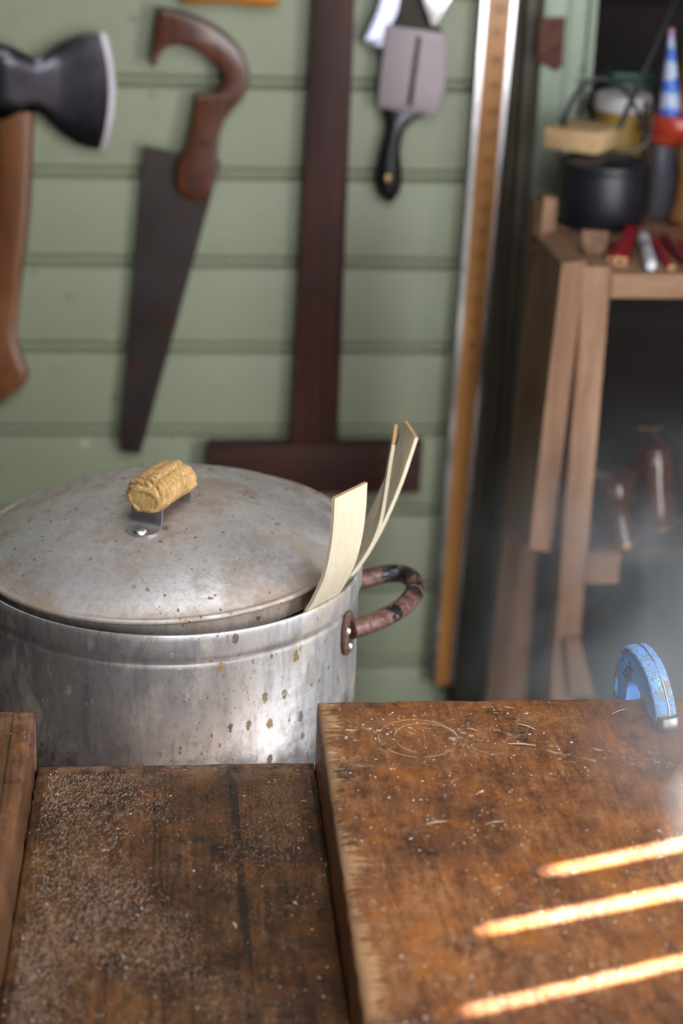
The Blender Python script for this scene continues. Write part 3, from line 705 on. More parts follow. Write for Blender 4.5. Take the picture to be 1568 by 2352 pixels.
parts.append(loft(rings))
obj('rope_wrap', join(*parts), ROPE, strap, label='tan plaited rope wound around the handle')

# ---- three thin strips of wood steaming in the pot
def strip(name, ctr, wv, w, th, label, top_cut=None, inner=None):
    C = catmull(ctr, 6); N = len(C); rings = []
    for i, p in enumerate(C):
        t = (C[min(i + 1, N - 1)] - C[max(i - 1, 0)]).normalized()
        wd = wv(i / (N - 1)) if callable(wv) else Vector(wv)
        wd = (wd - t * wd.dot(t)).normalized(); nn = t.cross(wd)
        sh = Vector((0, 0, 0))
        if top_cut and i == N - 1: sh = t * top_cut
        r = []
        for a, b in ((-1, -1), (-0.97, -1), (0.97, -1), (1, -1), (1, -0.6), (1, 0.6), (1, 1), (0.97, 1), (-0.97, 1), (-1, 1), (-1, 0.6), (-1, -0.6)):
            r.append(p + wd * w / 2 * a + nn * th / 2 * b + sh * a)
        rings.append(r)
    V, F = loft(rings, cap=False)
    root = thing(name, C[0], label, 'wood strip', 'wood strips steaming in the pot')
    F.append(tuple(range(12))[::-1]); o = (N - 1) * 12
    obj('blade', (V, F), STRIPWOOD, root)
    tp = [V[o + j] for j in range(12)]; t = (C[-1] - C[-2]).normalized()
    obj('cut_end', loft([tp, [q + t * 0.0004 for q in tp]]), CUTEND, root)
A, B = on_z(703, 1403, ZP), on_z(777, 1362, ZP); tg = (B - A); w1 = tg.length; tg.normalize(); c1 = (A + B) / 2
nr = Vector((tg.x, tg.y, 0))
cl = [on_pl(x, y, c1, nr) for x, y in ((739, 1383), (757, 1352), (779, 1303), (793, 1243), (800, 1184), (803, 1126))]
d0 = (cl[0] - cl[1]).normalized()
cl = [cl[0] + d0 * 0.11 + Vector((0, 0, -0.02)) - 0 * d0, cl[0] + d0 * 0.055] + cl
strip('wood_strip', cl, tg, w1, 0.0030, 'pale curved wood strip with its broad face forward, nearest of three in the pot')
def strip_y(pxs, yoff, cz):
    return [on_y(x, y, yoff) for x, y in pxs]
# strip two: almost edge-on;  strip three: tallest, leaning right
rim_r = lambda a: Vector((PC.x + (RP - 0.006) * cos(radians(a)), PC.y + (RP - 0.006) * sin(radians(a)), ZP))
y2 = PC.y - 0.055
c2 = [on_y(x, y, y2) for x, y in ((800, 1338), (840, 1284), (866, 1238), (882, 1190), (896, 1110), (904, 1060), (912, 1018))]
d0 = (c2[0] - c2[1]).normalized(); c2 = [c2[0] + d0 * 0.10 + Vector((0, 0, -0.03)), c2[0] + d0 * 0.05] + c2
wv2 = lambda t: Vector((0.05 + 0.10 * t, 1, 0))
off2 = Vector((0.0, 0.019, 0))
strip('wood_strip', [p + off2 for p in c2], wv2, 0.038, 0.0030, 'pale wood strip seen edge-on between two other strips in the pot', top_cut=0.004)
y3 = PC.y - 0.010
c3 = [on_y(x, y, y3) for x, y in ((806, 1318), (838, 1282), (872, 1224), (903, 1158), (926, 1100), (943, 1050), (958, 1004))]
d0 = (c3[0] - c3[1]).normalized(); c3 = [c3[0] + d0 * 0.10 + Vector((0, 0, -0.03)), c3[0] + d0 * 0.05] + c3
wv3 = lambda t: Vector((-0.14, 1, 0))
strip('wood_strip', [p + Vector((-0.003, 0.020, 0)) for p in c3], wv3, 0.040, 0.0032, 'tallest pale wood strip leaning right over the pot handle')

# ---- stove under the pot
STOVE = simple('pale_enamel', (0.52, 0.45, 0.42), 0.5, var=0.2, scale=20)
cs = on_z(843, 1580, ZB - 0.003)
stove = thing('portable_stove', (PC.x, PC.y, 0), 'pale enamelled stove body under the stock pot, one corner showing', 'stove')
sx0, sx1, sy0, sy1 = PC.x - 0.24, cs.x, PC.y - 0.24, cs.y
obj('body', rbox(((sx0 + sx1) / 2, (sy0 + sy1) / 2, (ZB - 0.03) / 2), (sx1 - sx0, sy1 - sy0, ZB - 0.03), 0.01), STOVE, stove)
obj('hob', lathe([(0.001, ZB - 0.03), (0.15, ZB - 0.03), (0.145, ZB), (0.001, ZB)], (PC.x, PC.y, 0), seg=40), BLACK, stove)

# ================================================================== G-clamp on the bench
n = NB('chipped_blue_paint'); f = n.noise(420, 4, 0.7); e = n.noise(95, 5, 0.72)
chip = n.math('MAXIMUM', n.ss(f, 0.53, 0.55), n.ss(e, 0.55, 0.57))
c = n.mix(n.noise(9, 3), (0.075, 0.22, 0.52), (0.14, 0.32, 0.60)); c = n.mix(n.ss(n.noise(40, 4), 0.55, 0.7), c, (0.17, 0.42, 0.58))
n.bump(n.math('MULTIPLY', chip, -1.0), 0.5, 0.001)
CLAMPF = n.set(spec=0.3, color=n.mix(chip, c, n.mix(n.noise(90, 3), (0.10, 0.075, 0.065), (0.26, 0.21, 0.185))), rough=0.42)
n = NB('blue_paint'); e = n.ss(n.noise(220, 5, 0.7, n.map((1, 1, 0.5))), 0.63, 0.66)
CLAMPW = n.set(color=n.mix(e, n.mix(n.noise(14, 4), (0.075, 0.24, 0.66), (0.13, 0.33, 0.70)), (0.10, 0.10, 0.12)), rough=0.38)
BARE = m_steel('bare_casting', (0.36, 0.33, 0.32), 0.4, 0.55)
p0 = on_z(1497, 1668, ZR); p1 = on_z(1416, 1598, ZR); dd = Vector((p1.x - p0.x, p1.y - p0.y, 0)).normalized()
pe = Vector((dd.y, -dd.x, 0))             # across the frame, to the right
FW = 0.0185
gc = thing('g_clamp', p0 + pe * FW / 2, 'blue iron G-clamp with chipped paint gripping the far edge of the bench', 'clamp')
outp = [(1509, 1656), (1506, 1630), (1500, 1602), (1488, 1558), (1473.5, 1524), (1458, 1501.6), (1447, 1489.6), (1434, 1482), (1424, 1490), (1416, 1507.6), (1410, 1534), (1406, 1558), (1404, 1594)]
inp = [(1484, 1648), (1481, 1636), (1476, 1619), (1470, 1605), (1464, 1594), (1457, 1580), (1451, 1571), (1445, 1564.5), (1439, 1567), (1436, 1572), (1433.5, 1578), (1432, 1585), (1431.6, 1594)]
O = [on_pl(x, y, p0, pe) for x, y in outp]; I = [on_pl(x, y, p0, pe) for x, y in inp]
for L_ in (O, I):
    L_.append(L_[-1] + Vector((0, 0, -0.05))); L_.append(Vector((L_[-2].x, L_[-2].y, ZM - 0.19)))
O, I = catmull(O, 5), catmull(I, 5)
def ribbon(path, inner_ref, width, thick, c0):
    rings = []
    for i, p in enumerate(path):
        t = (path[min(i + 1, len(path) - 1)] - path[max(i - 1, 0)]).normalized(); nn = t.cross(pe)
        if nn.dot(inner_ref[i] - p) < 0: nn = -nn
        ring = []
        for a in range(14):
            th = 2 * pi * a / 14; ca, sa = cos(th), sin(th)
            ring.append(p + pe * (c0 + width / 2 * math.copysign(abs(ca) ** 0.6, ca)) + nn * (thick / 2 + thick / 2 * math.copysign(abs(sa) ** 0.8, sa)))
        rings.append(ring)
    return loft(rings)
obj('outer_flange', ribbon(O, I, FW, 0.0045, FW / 2), CLAMPF, gc)
rings = []
seam = [p + pe * (FW * 0.62) for p in O]
obj('casting_seam', ribbon([p - (I[i] - p).normalized() * 0.0006 for i, p in enumerate(O)], I, 0.0016, 0.002, FW * 0.60), BARE, gc)
web = loft([[o_ + (i_ - o_).normalized() * 0.0035 + pe * (FW * 0.14), i_ + pe * (FW * 0.14), i_ + pe * (FW * 0.80), o_ + (i_ - o_).normalized() * 0.0035 + pe * (FW * 0.80)] for o_, i_ in zip(O, I)])
wb = obj('web', web, CLAMPW, gc, label='smooth blue web between the flanges')
obj('inner_flange', ribbon(I, O, FW * 0.80, 0.0045, FW / 2), CLAMPF, gc)
ft = p0 + pe * FW / 2 + dd * -0.004
rings = [ell_ring(ft + Vector((0, 0, h)), a, b, dd, pe, 20, 2.6) for h, a, b in ((0.0, 0.0080, 0.0098), (0.002, 0.0092, 0.0102), (0.006, 0.0088, 0.0096), (0.010, 0.0070, 0.0085))]
obj('foot', loft(rings), BARE, gc, label='bare grey metal foot of the clamp')
la = Vector((O[-1].x, O[-1].y, ZM - 0.185)) + pe * FW / 2; lb = Vector((ft.x, ft.y, ZM - 0.175))
obj('lower_arm', tube([la + dd * 0.004, (la + lb) / 2, lb - dd * 0.015], 0.012, 12), CLAMPF, gc)
obj('screw', lathe([(0.001, -0.10), (0.006, -0.10), (0.006, 0.115), (0.013, 0.118), (0.013, 0.1295), (0.001, 0.1295)], lb, up, 20), BARE, gc)
def text_mesh(body, size, ext=0.0003):
    cu = bpy.data.curves.new('txt', 'FONT'); cu.body = body; cu.size = size; cu.extrude = ext; cu.align_x = 'CENTER'; cu.align_y = 'CENTER'; cu.resolution_u = 2
    o = bpy.data.objects.new('txt', cu); COL.objects.link(o); dg = bpy.context.evaluated_depsgraph_get(); dg.update()
    me = bpy.data.meshes.new_from_object(o.evaluated_get(dg)); V = [v.co.copy() for v in me.vertices]; F = [tuple(p.vertices) for p in me.polygons]
    bpy.data.objects.remove(o); bpy.data.curves.remove(cu); bpy.data.meshes.remove(me); return V, F
def place_text(body, size, c, right, upv, name, mat, parent):
    V, F = text_mesh(body, size); r = Vector(right).normalized(); u_ = Vector(upv); u_ = (u_ - r * u_.dot(r)).normalized(); nz = r.cross(u_)
    return obj(name, ([Vector(c) + r * v.x + u_ * v.y + nz * v.z for v in V], F), mat, parent, smooth=False)
tcen = on_pl(1437, 1545, p0, pe) + pe * (FW * 0.14 - 0.0003)
ta, tb = on_pl(1430, 1556, p0, pe), on_pl(1446, 1530, p0, pe)
CLTXT = simple('cast_letter_rust', (0.05, 0.075, 0.14), 0.7)
place_text('FIX', 0.0125, tcen, (tb - ta), pe.cross(tb - ta) if pe.cross(tb - ta).dot(on_pl(1425, 1535, p0, pe) - tcen) > 0 else -pe.cross(tb - ta), 'lettering', CLTXT, wb)

# ================================================================== tools on the back wall
def wp(px, py, off): return on_y(px, py, YW - off)
BACK = Vector((0, 1, 0))
def outl(pts, off, n=5): return catmull([wp(x, y, off) for x, y in pts], n, closed=True)

# broad axe
ax = thing('broad_axe', wp(20, 935, 0.01), 'broad axe with flared dark steel head and brown wooden handle hung on the wall', 'axe')
def axe_sections(secs, off_c):
    rings = []
    for bx, bulge, yt, yb, th in secs:
        ring = []; K = 14
        fr_ = []
        for k in range(K + 1):
            v = k / K; y_ = yt + (yb - yt) * v; x_ = bx + bulge * (1 - (2 * v - 1) ** 2)
            fr_.append((x_, y_, v))
        for side in (1, -1):
            seq = fr_ if side > 0 else fr_[::-1]
            for x_, y_, v in seq:
                e_ = min(1, 4.0 * min(v, 1 - v) + 0.35) ** 0.5
                ring.append(wp(x_, y_, off_c + side * th / 2 * e_))
        rings.append(ring)
    return loft(rings)
obj('head', axe_sections([(-75, 0, 106, 274, 0.036), (-30, 0, 99, 276, 0.040), (5, 0, 101, 275, 0.040), (28, 0, 108, 273, 0.037), (50, 0, 119, 266, 0.031), (70, 0, 131, 259, 0.026), (87, 0, 138, 259, 0.0225), (101, 2, 129, 267, 0.0190), (118, 5, 115, 285, 0.0140), (136, 8, 102, 303, 0.0112), (175, 14, 84, 331, 0.0095), (205, 20, 77, 341, 0.008), (229, 22, 76.5, 343, 0.0066)], 0.024), AXESTEEL, ax)
obj('cutting_edge', axe_sections([(229, 22, 76.5, 343, 0.0067), (236, 22, 77, 344, 0.0042), (243, 22, 78, 344, 0.0006)], 0.024), EDGESTEEL, ax, label='bright ground cutting edge')
rows = [(255, -4, 79, .026), (300, -5, 78, .026), (400, -8, 75, .025), (480, -12, 71, .024), (560, -16, 62, .023), (640, -22, 52, .022), (720, -28, 42, .022), (770, -31, 38, .022), (805, -32, 47, .023), (835, -31, 60, .024), (856, -29, 68, .024), (875, -26, 63, .023), (895, -24, 45, .021), (912, -22, 20, .017), (926, -18, 0, .010)]
rings = [ell_ring(wp((a + b) / 2, y_, 0.024), (wp(b, y_, 0.024) - wp(a, y_, 0.024)).length / 2, t / 2, (1, 0, 0), (0, 1, 0), 20, 2.4) for y_, a, b, t in rows]
obj('handle', loft(rings), AXEWOOD, ax)
obj('lanyard_hole', lathe([(0.003, 0), (0.003, 0.0006), (0.001, 0.0008)], wp(13, 852, 0.0362), (0, -1, 0), 14), SLOTBLACK, ax)

# pistol-grip saw
saw = thing('hand_saw', wp(298, 1042, 0.01), 'rusted hand saw with a curved open pistol-grip handle of brown wood', 'saw')
bl = [(333, 336), (352, 340), (400, 350), (450, 356), (500, 366), (507, 372), (504, 381), (499, 386), (503, 392), (499, 400), (322, 1044), (276, 1036)]
left = []
for k in range(60):                # fine teeth down the left edge
    t = (k + 0.5) / 60; t2 = (k + 1) / 60
    left += [(276 + 57 * t - 2.4, 1036 - 700 * t), (276 + 57 * t2, 1036 - 700 * t2)]
obj('blade', prism([wp(x, y_, 0.022) for x, y_ in bl + left[:-1]], BACK, 0.0016), SAWSTEEL, saw, smooth=False)
hdl = [(363, 18), (363, 18), (400, 26), (440, 37), (480, 54), (520, 80), (553, 116), (570, 158), (571, 195), (560, 224), (537, 250), (514, 284), (504, 322), (500, 360), (496, 405), (486, 442), (464, 461), (436, 461), (412, 444), (402, 416), (405, 388), (418, 356), (430, 320), (440, 275), (446, 240), (449, 218), (449, 218), (470, 217), (494, 213), (510, 200), (514, 180), (505, 160), (482, 138), (456, 119), (428, 108), (404, 105), (384, 110), (368, 126), (360, 146), (352, 154), (345, 150), (345, 140), (351, 100), (356, 60)]
o_ = outl(hdl, 0.036, 4)
obj('handle', prism(o_, BACK, 0.022, 0.0055), HANDLEWOOD, saw)
for x, y_ in ((444, 424), (470, 330)):
    obj('saw_nut', lathe([(0.0062, -0.001), (0.006, 0.0004), (0.001, 0.0006)], wp(x, y_, 0.036), (0, -1, 0), 16), RUSTDARK, saw)

# T-square
ts = thing('t_square', wp(720, 1132, 0.004), 'large dark red mahogany T-square hanging head down on the wall', 't-square')
obj('blade', prism([wp(x, y_, 0.034) for x, y_ in ((727, -160), (823, -160), (815, 0), (795, 500), (775, 1030), (667, 1030), (693, 500), (720, 0))], BACK, 0.012, 0.0015), MAHOG, ts)
obj('stock', prism([wp(x, y_, 0.040) for x, y_ in ((478, 1022), (972, 1019), (964, 1133), (474, 1138))], BACK, 0.026, 0.003), MAHOGX, ts)

# plate tool with slot, black handle and bright blades
pt = thing('slotted_plate_tool', wp(890, 462, 0.01), 'grey slotted steel plate tool with black bulbous handle hung on the wall', 'hand tool')
pl = [(888, 58), (888, 58), (955, 66), (1020, 76), (1020, 76), (1026, 110), (1026, 160), (1020, 210), (1008, 245), (996, 266), (996, 266), (930, 258), (866, 248), (866, 248), (872, 180), (880, 110)]
obj('plate', prism(outl(pl, 0.034, 4), BACK, 0.008, 0.0012), PLATESTEEL, pt)
obj('slot', prism([wp(x, y_, 0.0346) for x, y_ in ((957, 83), (967, 84), (946, 244), (934, 243))], BACK, 0.003), SLOTBLACK, pt, label='narrow black slot in the plate')
hrow = [(252, 880, 998, .012), (262, 884, 985, .014), (275, 886, 950, .017), (295, 886, 930, .019), (320, 880, 922, .020), (350, 872, 919, .021), (385, 864, 923, .023), (415, 861, 924, .024), (440, 868, 918, .022), (455, 878, 908, .017), (463, 888, 900, .008)]
rings = [ell_ring(wp((a + b) / 2, y_, 0.022), (wp(b, y_, .022) - wp(a, y_, .022)).length / 2, t / 2, (1, 0, 0), (0, 1, 0), 20, 2.1) for y_, a, b, t in hrow]
obj('handle', loft(rings), BLACK, pt, label='glossy black bulbous handle')
obj('hang_ring', lathe([(0.0052, -0.002), (0.0052, 0.0012), (0.0030, 0.0020), (0.0026, 0.0008), (0.001, 0.0004)], wp(890, 410, 0.0335), (0, -1, 0), 18), BRASS, pt)
obj('neck', prism([wp(x, y_, 0.026) for x, y_ in ((918, -60), (975, -60), (985, 40), (1016, 72), (1012, 82), (895, 66), (912, 40))], BACK, 0.018, 0.003), DARKWOOD, pt)
obj('blade_wing', prism(outl([(905, -40), (872, -10), (858, 30), (835, 80), (829, 95), (838, 104), (862, 112), (878, 112), (895, 70), (915, 30), (925, -40)], 0.030, 3), Vector((0.25, 1, 0)), 0.006, 0.004), WINGSTEEL, pt, label='bright curved blade')
obj('blade_point', prism([wp(x, y_, 0.042) for x, y_ in ((962, -60), (1050, -60), (1034, 0), (998, 60), (990, 58), (970, 0))], Vector((-0.2, 1, 0)), 0.004, 0.001), BRIGHTSTEEL, pt, label='bright triangular blade point')

# orange handle at the top of the picture
cxh = wp(528, -12, 0.022); s_ = sc_at(cxh)
hp_ = [(0.001, -118), (14, -117), (22, -108), (24, -80), (21, -45), (20, -10), (22, 30), (25, 70), (25, 95), (20, 110), (10, 116), (0.001, 117)]
tag(obj('tool_handle', lathe([(r * s_, z * s_) for r, z in hp_], cxh, (1, 0, -0.015), 28), ORANGEWOOD), 'orange varnished wooden tool handle lying level at the top of the wall', 'tool handle')

# steel-edged wooden rule standing against the wall
ru = thing('long_rule', wp(1015, 1572, 0.02), 'long brass-coloured rule with pale metal edges and faint numerals beside the green wall', 'ruler')
def rq(y_, a, b, o): return wp(a, y_, o), wp(b, y_, o)
rt, rb = -130, 1572
fx = lambda y_, a0, a1: a0 + (a1 - a0) * (y_ / 1572.0)
def rlo(y_): return fx(y_, 1107, 988)
def rhi(y_): return fx(y_, 1186, 1042)
def rpoly(lo, hi, off): return [wp(lo(rt), rt, off), wp(hi(rt), rt, off), wp(hi(rb), rb, off), wp(lo(rb), rb, off)]
obj('blade', prism(rpoly(lambda y_: rlo(y_) + 12, lambda y_: rhi(y_) - 10, 0.030), BACK, 0.010), RULERWOOD, ru, smooth=False)
EDGE = m_steel('rule_edge_steel', (0.82, 0.80, 0.84), 0.20, 0.28)
for lo, hi, tilt in ((rlo, lambda y_: rlo(y_) + 12.5, -1), (lambda y_: rhi(y_) - 10.5, rhi, 1)):
    a = rpoly(lo, hi, 0.0305); rings = []
    b = rpoly(lo, hi, 0.020)
    q = a
    obj('metal_edge', loft([q, b]), EDGE, ru, smooth=False, label='pale metal edging')
num = 23
for y_ in (22, 76, 140, 200, 258, 315, 371, 426, 480, 533, 586, 638, 690, 742, 794, 845):
    c_ = wp(fx(y_, 1150, 1015), y_, 0.0303); num -= 1
    place_text(str(num), 0.017, c_ , (1, 0, 0), (0, 0, 1), 'numeral', INK, ru)

# rusty hinge plate on the green post
hx = YW - 0.058
hg = thing('hinge_plate', on_y(1270, 160, hx), 'rust-red iron hinge plate nailed to the pale green door post', 'hinge')
obj('plate', prism([on_y(x, y_, hx - 0.002) for x, y_ in ((1240, 42), (1299, 40), (1292, 150), (1277, 164), (1246, 148), (1232, 135))], BACK, 0.006, 0.001), RUST, hg)
for x, y_ in ((1273, 60), (1268, 116), (1245, 130), (1280, 108)): obj('nail_head', lathe([(0.004, 0), (0.0036, 0.001), (0.001, 0.0015)], on_y(x, y_, hx - 0.002), (0, -1, 0), 12), RUSTDARK, hg)
# ================================================================== shelf unit at the right
ZS = on_y(1450, 630, YF).z
su = thing('shelf_unit', (on_y(1500, 630, YF).x, YF + 0.2, 0.0), 'rough brown timber shelf unit standing beside the green door post', 'shelf unit')
x_r = 1.28
pL, pR = on_y(1341, 612, YF).x, on_y(1406, 612, YF).x
ztop = on_y(1370, 612, YF).z
obj('post', rbox(((pL + pR) / 2, YF + 0.03, ztop / 2), (pR - pL, 0.06, ztop), 0.003), SHELFWOOD, su)
obj('post', rbox((x_r - 0.02, YF + 0.03, ztop / 2), (pR - pL, 0.06, ztop), 0.003), SHELFWOOD, su)
for xx in (pL + 0.02, x_r - 0.02): obj('post', rbox((xx, YW - 0.14, ztop / 2), (0.04, 0.05, ztop), 0.003), SHELFWOOD, su)
zb_ = on_y(1450, 686, YF).z
obj('shelf_rail', rbox(((pR + x_r) / 2, YF + 0.012, (ZS + zb_) / 2), (x_r - pR - 0.001, 0.024, ZS - zb_), 0.002), SHELFWOODX, su)
XS0 = on_z(1279, 532, ZS).x
for k in range(4):
    y0_ = YF + 0.061 + k * 0.086 if k else YF + 0.024
    y1_ = YF + 0.061 + (k + 1) * 0.086 - 0.002
    obj('shelf_board', rbox((((pR if k == 0 else XS0) + x_r) / 2, (y0_ + y1_) / 2, ZS - 0.010), (x_r - (pR if k == 0 else XS0), y1_ - y0_, 0.02), 0.0015), SHELFWOODX, su)
# thick side board seen on edge, leaning a little
def board8(pts_front, depth, mat, name, parent, dtop=(0, 1, 0)):
    d = Vector(dtop).normalized() * depth
    return obj(name, loft([[Vector(p) for p in pts_front], [Vector(p) + d for p in pts_front]]), mat, parent, smooth=False)
sf = [on_y(1291, 604, YF - 0.006), on_y(1346, 598, YF - 0.006), on_y(1263, 1268, YF - 0.006), on_y(1214, 1262, YF - 0.006)]
board8(sf, 0.15, SHELFWOOD, 'side_board', su, (-0.05, 1, 0))
# narrow back leg to the floor and the stick nailed to it
YB = YF + 0.155
lg = [on_y(1232, 560, YB), on_y(1276, 560, YB), on_y(1165, 1592, YB), on_y(1120, 1592, YB)]
k_ = (lg[3].x - lg[0].x) / (lg[3].z - lg[0].z); k2 = (lg[2].x - lg[1].x) / (lg[2].z - lg[1].z)
lg[3] = Vector((lg[0].x + k_ * (0 - lg[0].z), YB, 0)); lg[2] = Vector((lg[1].x + k2 * (0 - lg[1].z), YB, 0))
board8(lg, 0.03, SHELFWOOD, 'back_leg', su)
st = [on_y(1249, 452, YB - 0.016), on_y(1280, 458, YB - 0.016), on_y(1262, 640, YB - 0.016), on_y(1228, 640, YB - 0.016)]
board8(st, 0.016, SHELFWOOD, 'batten', su)
for x0, y0_, x1, y1_ in ((1196, 541, 1240, 553), (1225, 582, 1262, 590), (1256, 604, 1280, 612)):
    a, b = on_y(x0, y0_, YB - 0.03), on_y(x1, y1_, YB - 0.006)
    obj('nail', tube([a, (a + b) / 2, b], 0.0028, 8), RUSTDARK, su)
# lower shelf and brace
ZLs = on_y(1385, 1272, YF).z
obj('lower_shelf', rbox(((pR + x_r) / 2, YF + 0.19, ZLs - 0.012), (x_r - pR, 0.34, 0.024), 0.002), DARKWOOD, su)
xk = on_y(1425, 1290, YF).x
obj('lower_rail', rbox(((pR + xk) / 2, YF + 0.010, ZLs - 0.022), (xk - pR, 0.02, 0.044), 0.002), SHELFWOODX, su)
br = [on_y(1300, 1470, YF - 0.012), on_y(1332, 1470, YF - 0.012), on_y(1366, 1600, YF - 0.012), on_y(1310, 1600, YF - 0.012)]
board8(br, 0.012, SHELFWOOD, 'brace', su)
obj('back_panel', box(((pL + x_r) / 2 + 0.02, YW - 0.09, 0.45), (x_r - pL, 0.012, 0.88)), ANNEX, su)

# ---- things on the shelf
def on_shelf(px, py): return on_z(px, py, ZS)
# black iron pot with a bail handle
bp = on_shelf(1380, 538); bpr = (on_y(1482, 450, bp.y + 0.06).x - on_y(1281, 450, bp.y + 0.06).x) / 2; bpc = Vector((on_y(1381, 450, bp.y + 0.06).x, bp.y + bpr, ZS))
zt_ = on_y(1381, 352, bpc.y).z
IRON = simple('sooty_black_iron', (0.010, 0.011, 0.016), 0.42, var=0.4, scale=30)
kt = thing('iron_pot', bpc, 'black lidded iron pot with a wire bail on the top shelf', 'pot')
H_ = zt_ - ZS
obj('body', lathe([(0.001, 0), (bpr * 0.90, 0), (bpr * 0.97, 0.006), (bpr * 1.0, H_ * 0.35), (bpr * 1.0, H_ * 0.72), (bpr * 0.985, H_ * 0.75), (bpr * 0.985, H_ * 0.80), (bpr * 1.0, H_ * 0.84), (bpr * 0.985, H_ * 0.9), (bpr * 0.7, H_ * 0.96), (0.001, H_)], bpc, seg=48), IRON, kt)
bail = [bpc + Vector((bpr * 1.02 * cos(a) + 0.002, 0.055 * sin(a) + 0.01, H_ * 0.82 + 0.108 * sin(a))) for a in [pi * i / 16 for i in range(17)]]
obj('bail', tube(bail, 0.0032, 10), BLACK, kt)
# wood block lying on it
zbk = bpc.z + H_ + 0.0006
q1_ = on_z(1369, 357, zbk); q = [q1_ + Vector((-0.064, 0.046, 0)), q1_, q1_ + Vector((0.050, 0.0695, 0))]
q3 = q[0] + (q[2] - q[1]); hh = on_y(1370, 308, q[1].y).z - zbk
V = [q[0], q[1], q[2], q3] + [p + Vector((0, 0, hh)) for p in (q[0], q[1], q[2], q3)]
ctr_ = sum(V, Vector()) / 8; e1 = (q[1] - q[0]); e2 = (q[2] - q[1]); Rm = Matrix((e1.normalized(), Vector((0, 0, 1)).cross(e1.normalized()), Vector((0, 0, 1)))).transposed()
tag(obj('wood_block', rbox(ctr_, (e1.length, max(0.05, e2.length), hh), 0.0015, Rm), PALEWOOD), 'pale sawn wood block lying on the lid of the black iron pot', 'wood block')

RED = simple('red_lacquer', (0.36, 0.012, 0.022), 0.35, var=0.2, scale=80)
DRED = simple('dark_red_lacquer', (0.17, 0.010, 0.025), 0.4, var=0.2, scale=80)
GRAPH = simple('graphite', (0.015, 0.015, 0.02), 0.4)
CEDAR = simple('cedar_end', (0.55, 0.28, 0.11), 0.7)
def pencil(name, a, b, w, h, mat, label, cat='pencil', grp='pencils on the shelf', nseg=6, tip=True):
    A_, B_ = on_z(*a, ZS + h / 2), on_z(*b, ZS + h / 2); d = (A_ - B_).normalized(); side = Vector((d.y, -d.x, 0)).normalized()
    root = thing(name, (A_ + B_) / 2 - Vector((0, 0, h / 2)), label, cat, grp)
    mk = lambda p, k: [p + side * w / 2 * k * cos(2 * pi * (j + 0.5) / nseg) / cos(pi / nseg) + up * h / 2 * k * sin(2 * pi * (j + 0.5) / nseg) / (1 if nseg > 4 else cos(pi / 4)) for j in range(nseg)]
    obj('barrel', loft([mk(B_, 0.995), mk(A_, 0.995)]), mat, root, smooth=False)
    if tip:
        obj('bare_end', loft([mk(A_, 0.99), mk(A_ + d * 0.0012, 0.93)]), CEDAR, root, smooth=False)
        obj('lead', loft([mk(A_ + d * 0.0012, 0.42), mk(A_ + d * 0.0018, 0.40)]), GRAPH, root, smooth=False)
pencil('pencil', (1399, 597), (1418, 560), 0.010, 0.010, RED, 'short red pencil with bare cedar end beside the flat carpenter pencil')
pencil('pencil', (1385, 603), (1404, 562), 0.008, 0.008, GRAPH, 'black pencil lying left of the red pencils on the shelf', tip=False)
pencil('carpenter_pencil', (1424, 600), (1452, 528), 0.017, 0.012, RED, 'broad flat red carpenter pencil beside the white marker', nseg=4)
pencil('pencil', (1541, 615), (1502, 548), 0.009, 0.009, RED, 'bright red pencil just right of the white marker')
pencil('pencil', (1520, 596), (1494, 556), 0.008, 0.008, DRED, 'dark red pencil half hidden between marker and bright red pencil', tip=False)
pencil('pencil', (1582, 612), (1526, 545), 0.012, 0.012, DRED, 'thick dark red pencil at the right end of the shelf')
pencil('pencil', (1580, 570), (1561, 552), 0.008, 0.008, RED, 'red pencil end lying behind the thick dark red pencil', tip=False)
# white marker
ma, mb = on_z(1494, 612, ZS + 0.008), on_z(1476, 545, ZS + 0.008); md = (ma - mb); ml = md.length; md.normalize()
mk = thing('marker_pen', (ma + mb) / 2 - Vector((0, 0, 0.008)), 'white paint marker lying between the red pencils', 'marker')
WHITE = simple('white_plastic', (0.62, 0.62, 0.66), 0.4, var=0.1, scale=60)
obj('barrel', lathe([(0.001, 0), (0.0078, 0.001), (0.0080, ml * 0.72)], mb, md, 20), WHITE, mk)
obj('print_band', lathe([(0.0081, ml * 0.30), (0.0081, ml * 0.52)], mb, md, 20, cap=False), simple('grey_print', (0.30, 0.30, 0.34), 0.5, var=0.7, scale=260), mk)
obj('cap', lathe([(0.0080, ml * 0.72), (0.0085, ml * 0.73), (0.0083, ml * 0.93), (0.006, ml), (0.001, ml * 1.02)], mb, md, 20), WHITE, mk)
# curled wood chip standing on the shelf
ca = [on_z(1338, 580, ZS), on_z(1385, 584, ZS)]
wvec = (ca[1] - ca[0]); hchip = on_y(1360, 530, ca[0].y).z - ZS
rings = []
for k in range(8):
    t = k / 7; bend = -0.014 * (1 - t) ** 2 + 0.004 * t
    rings.append([ca[0] + Vector((-0.002 * t, bend, hchip * t)), ca[1] + Vector((0.006 * t, bend, hchip * t)), ca[1] + Vector((0.006 * t, bend + 0.004, hchip * t)), ca[0] + Vector((-0.002 * t, bend + 0.004, hchip * t))])
tag(obj('wood_offcut', loft(rings), SHELFWOOD), 'small curved brown wood offcut standing in front of the black iron pot', 'wood offcut')

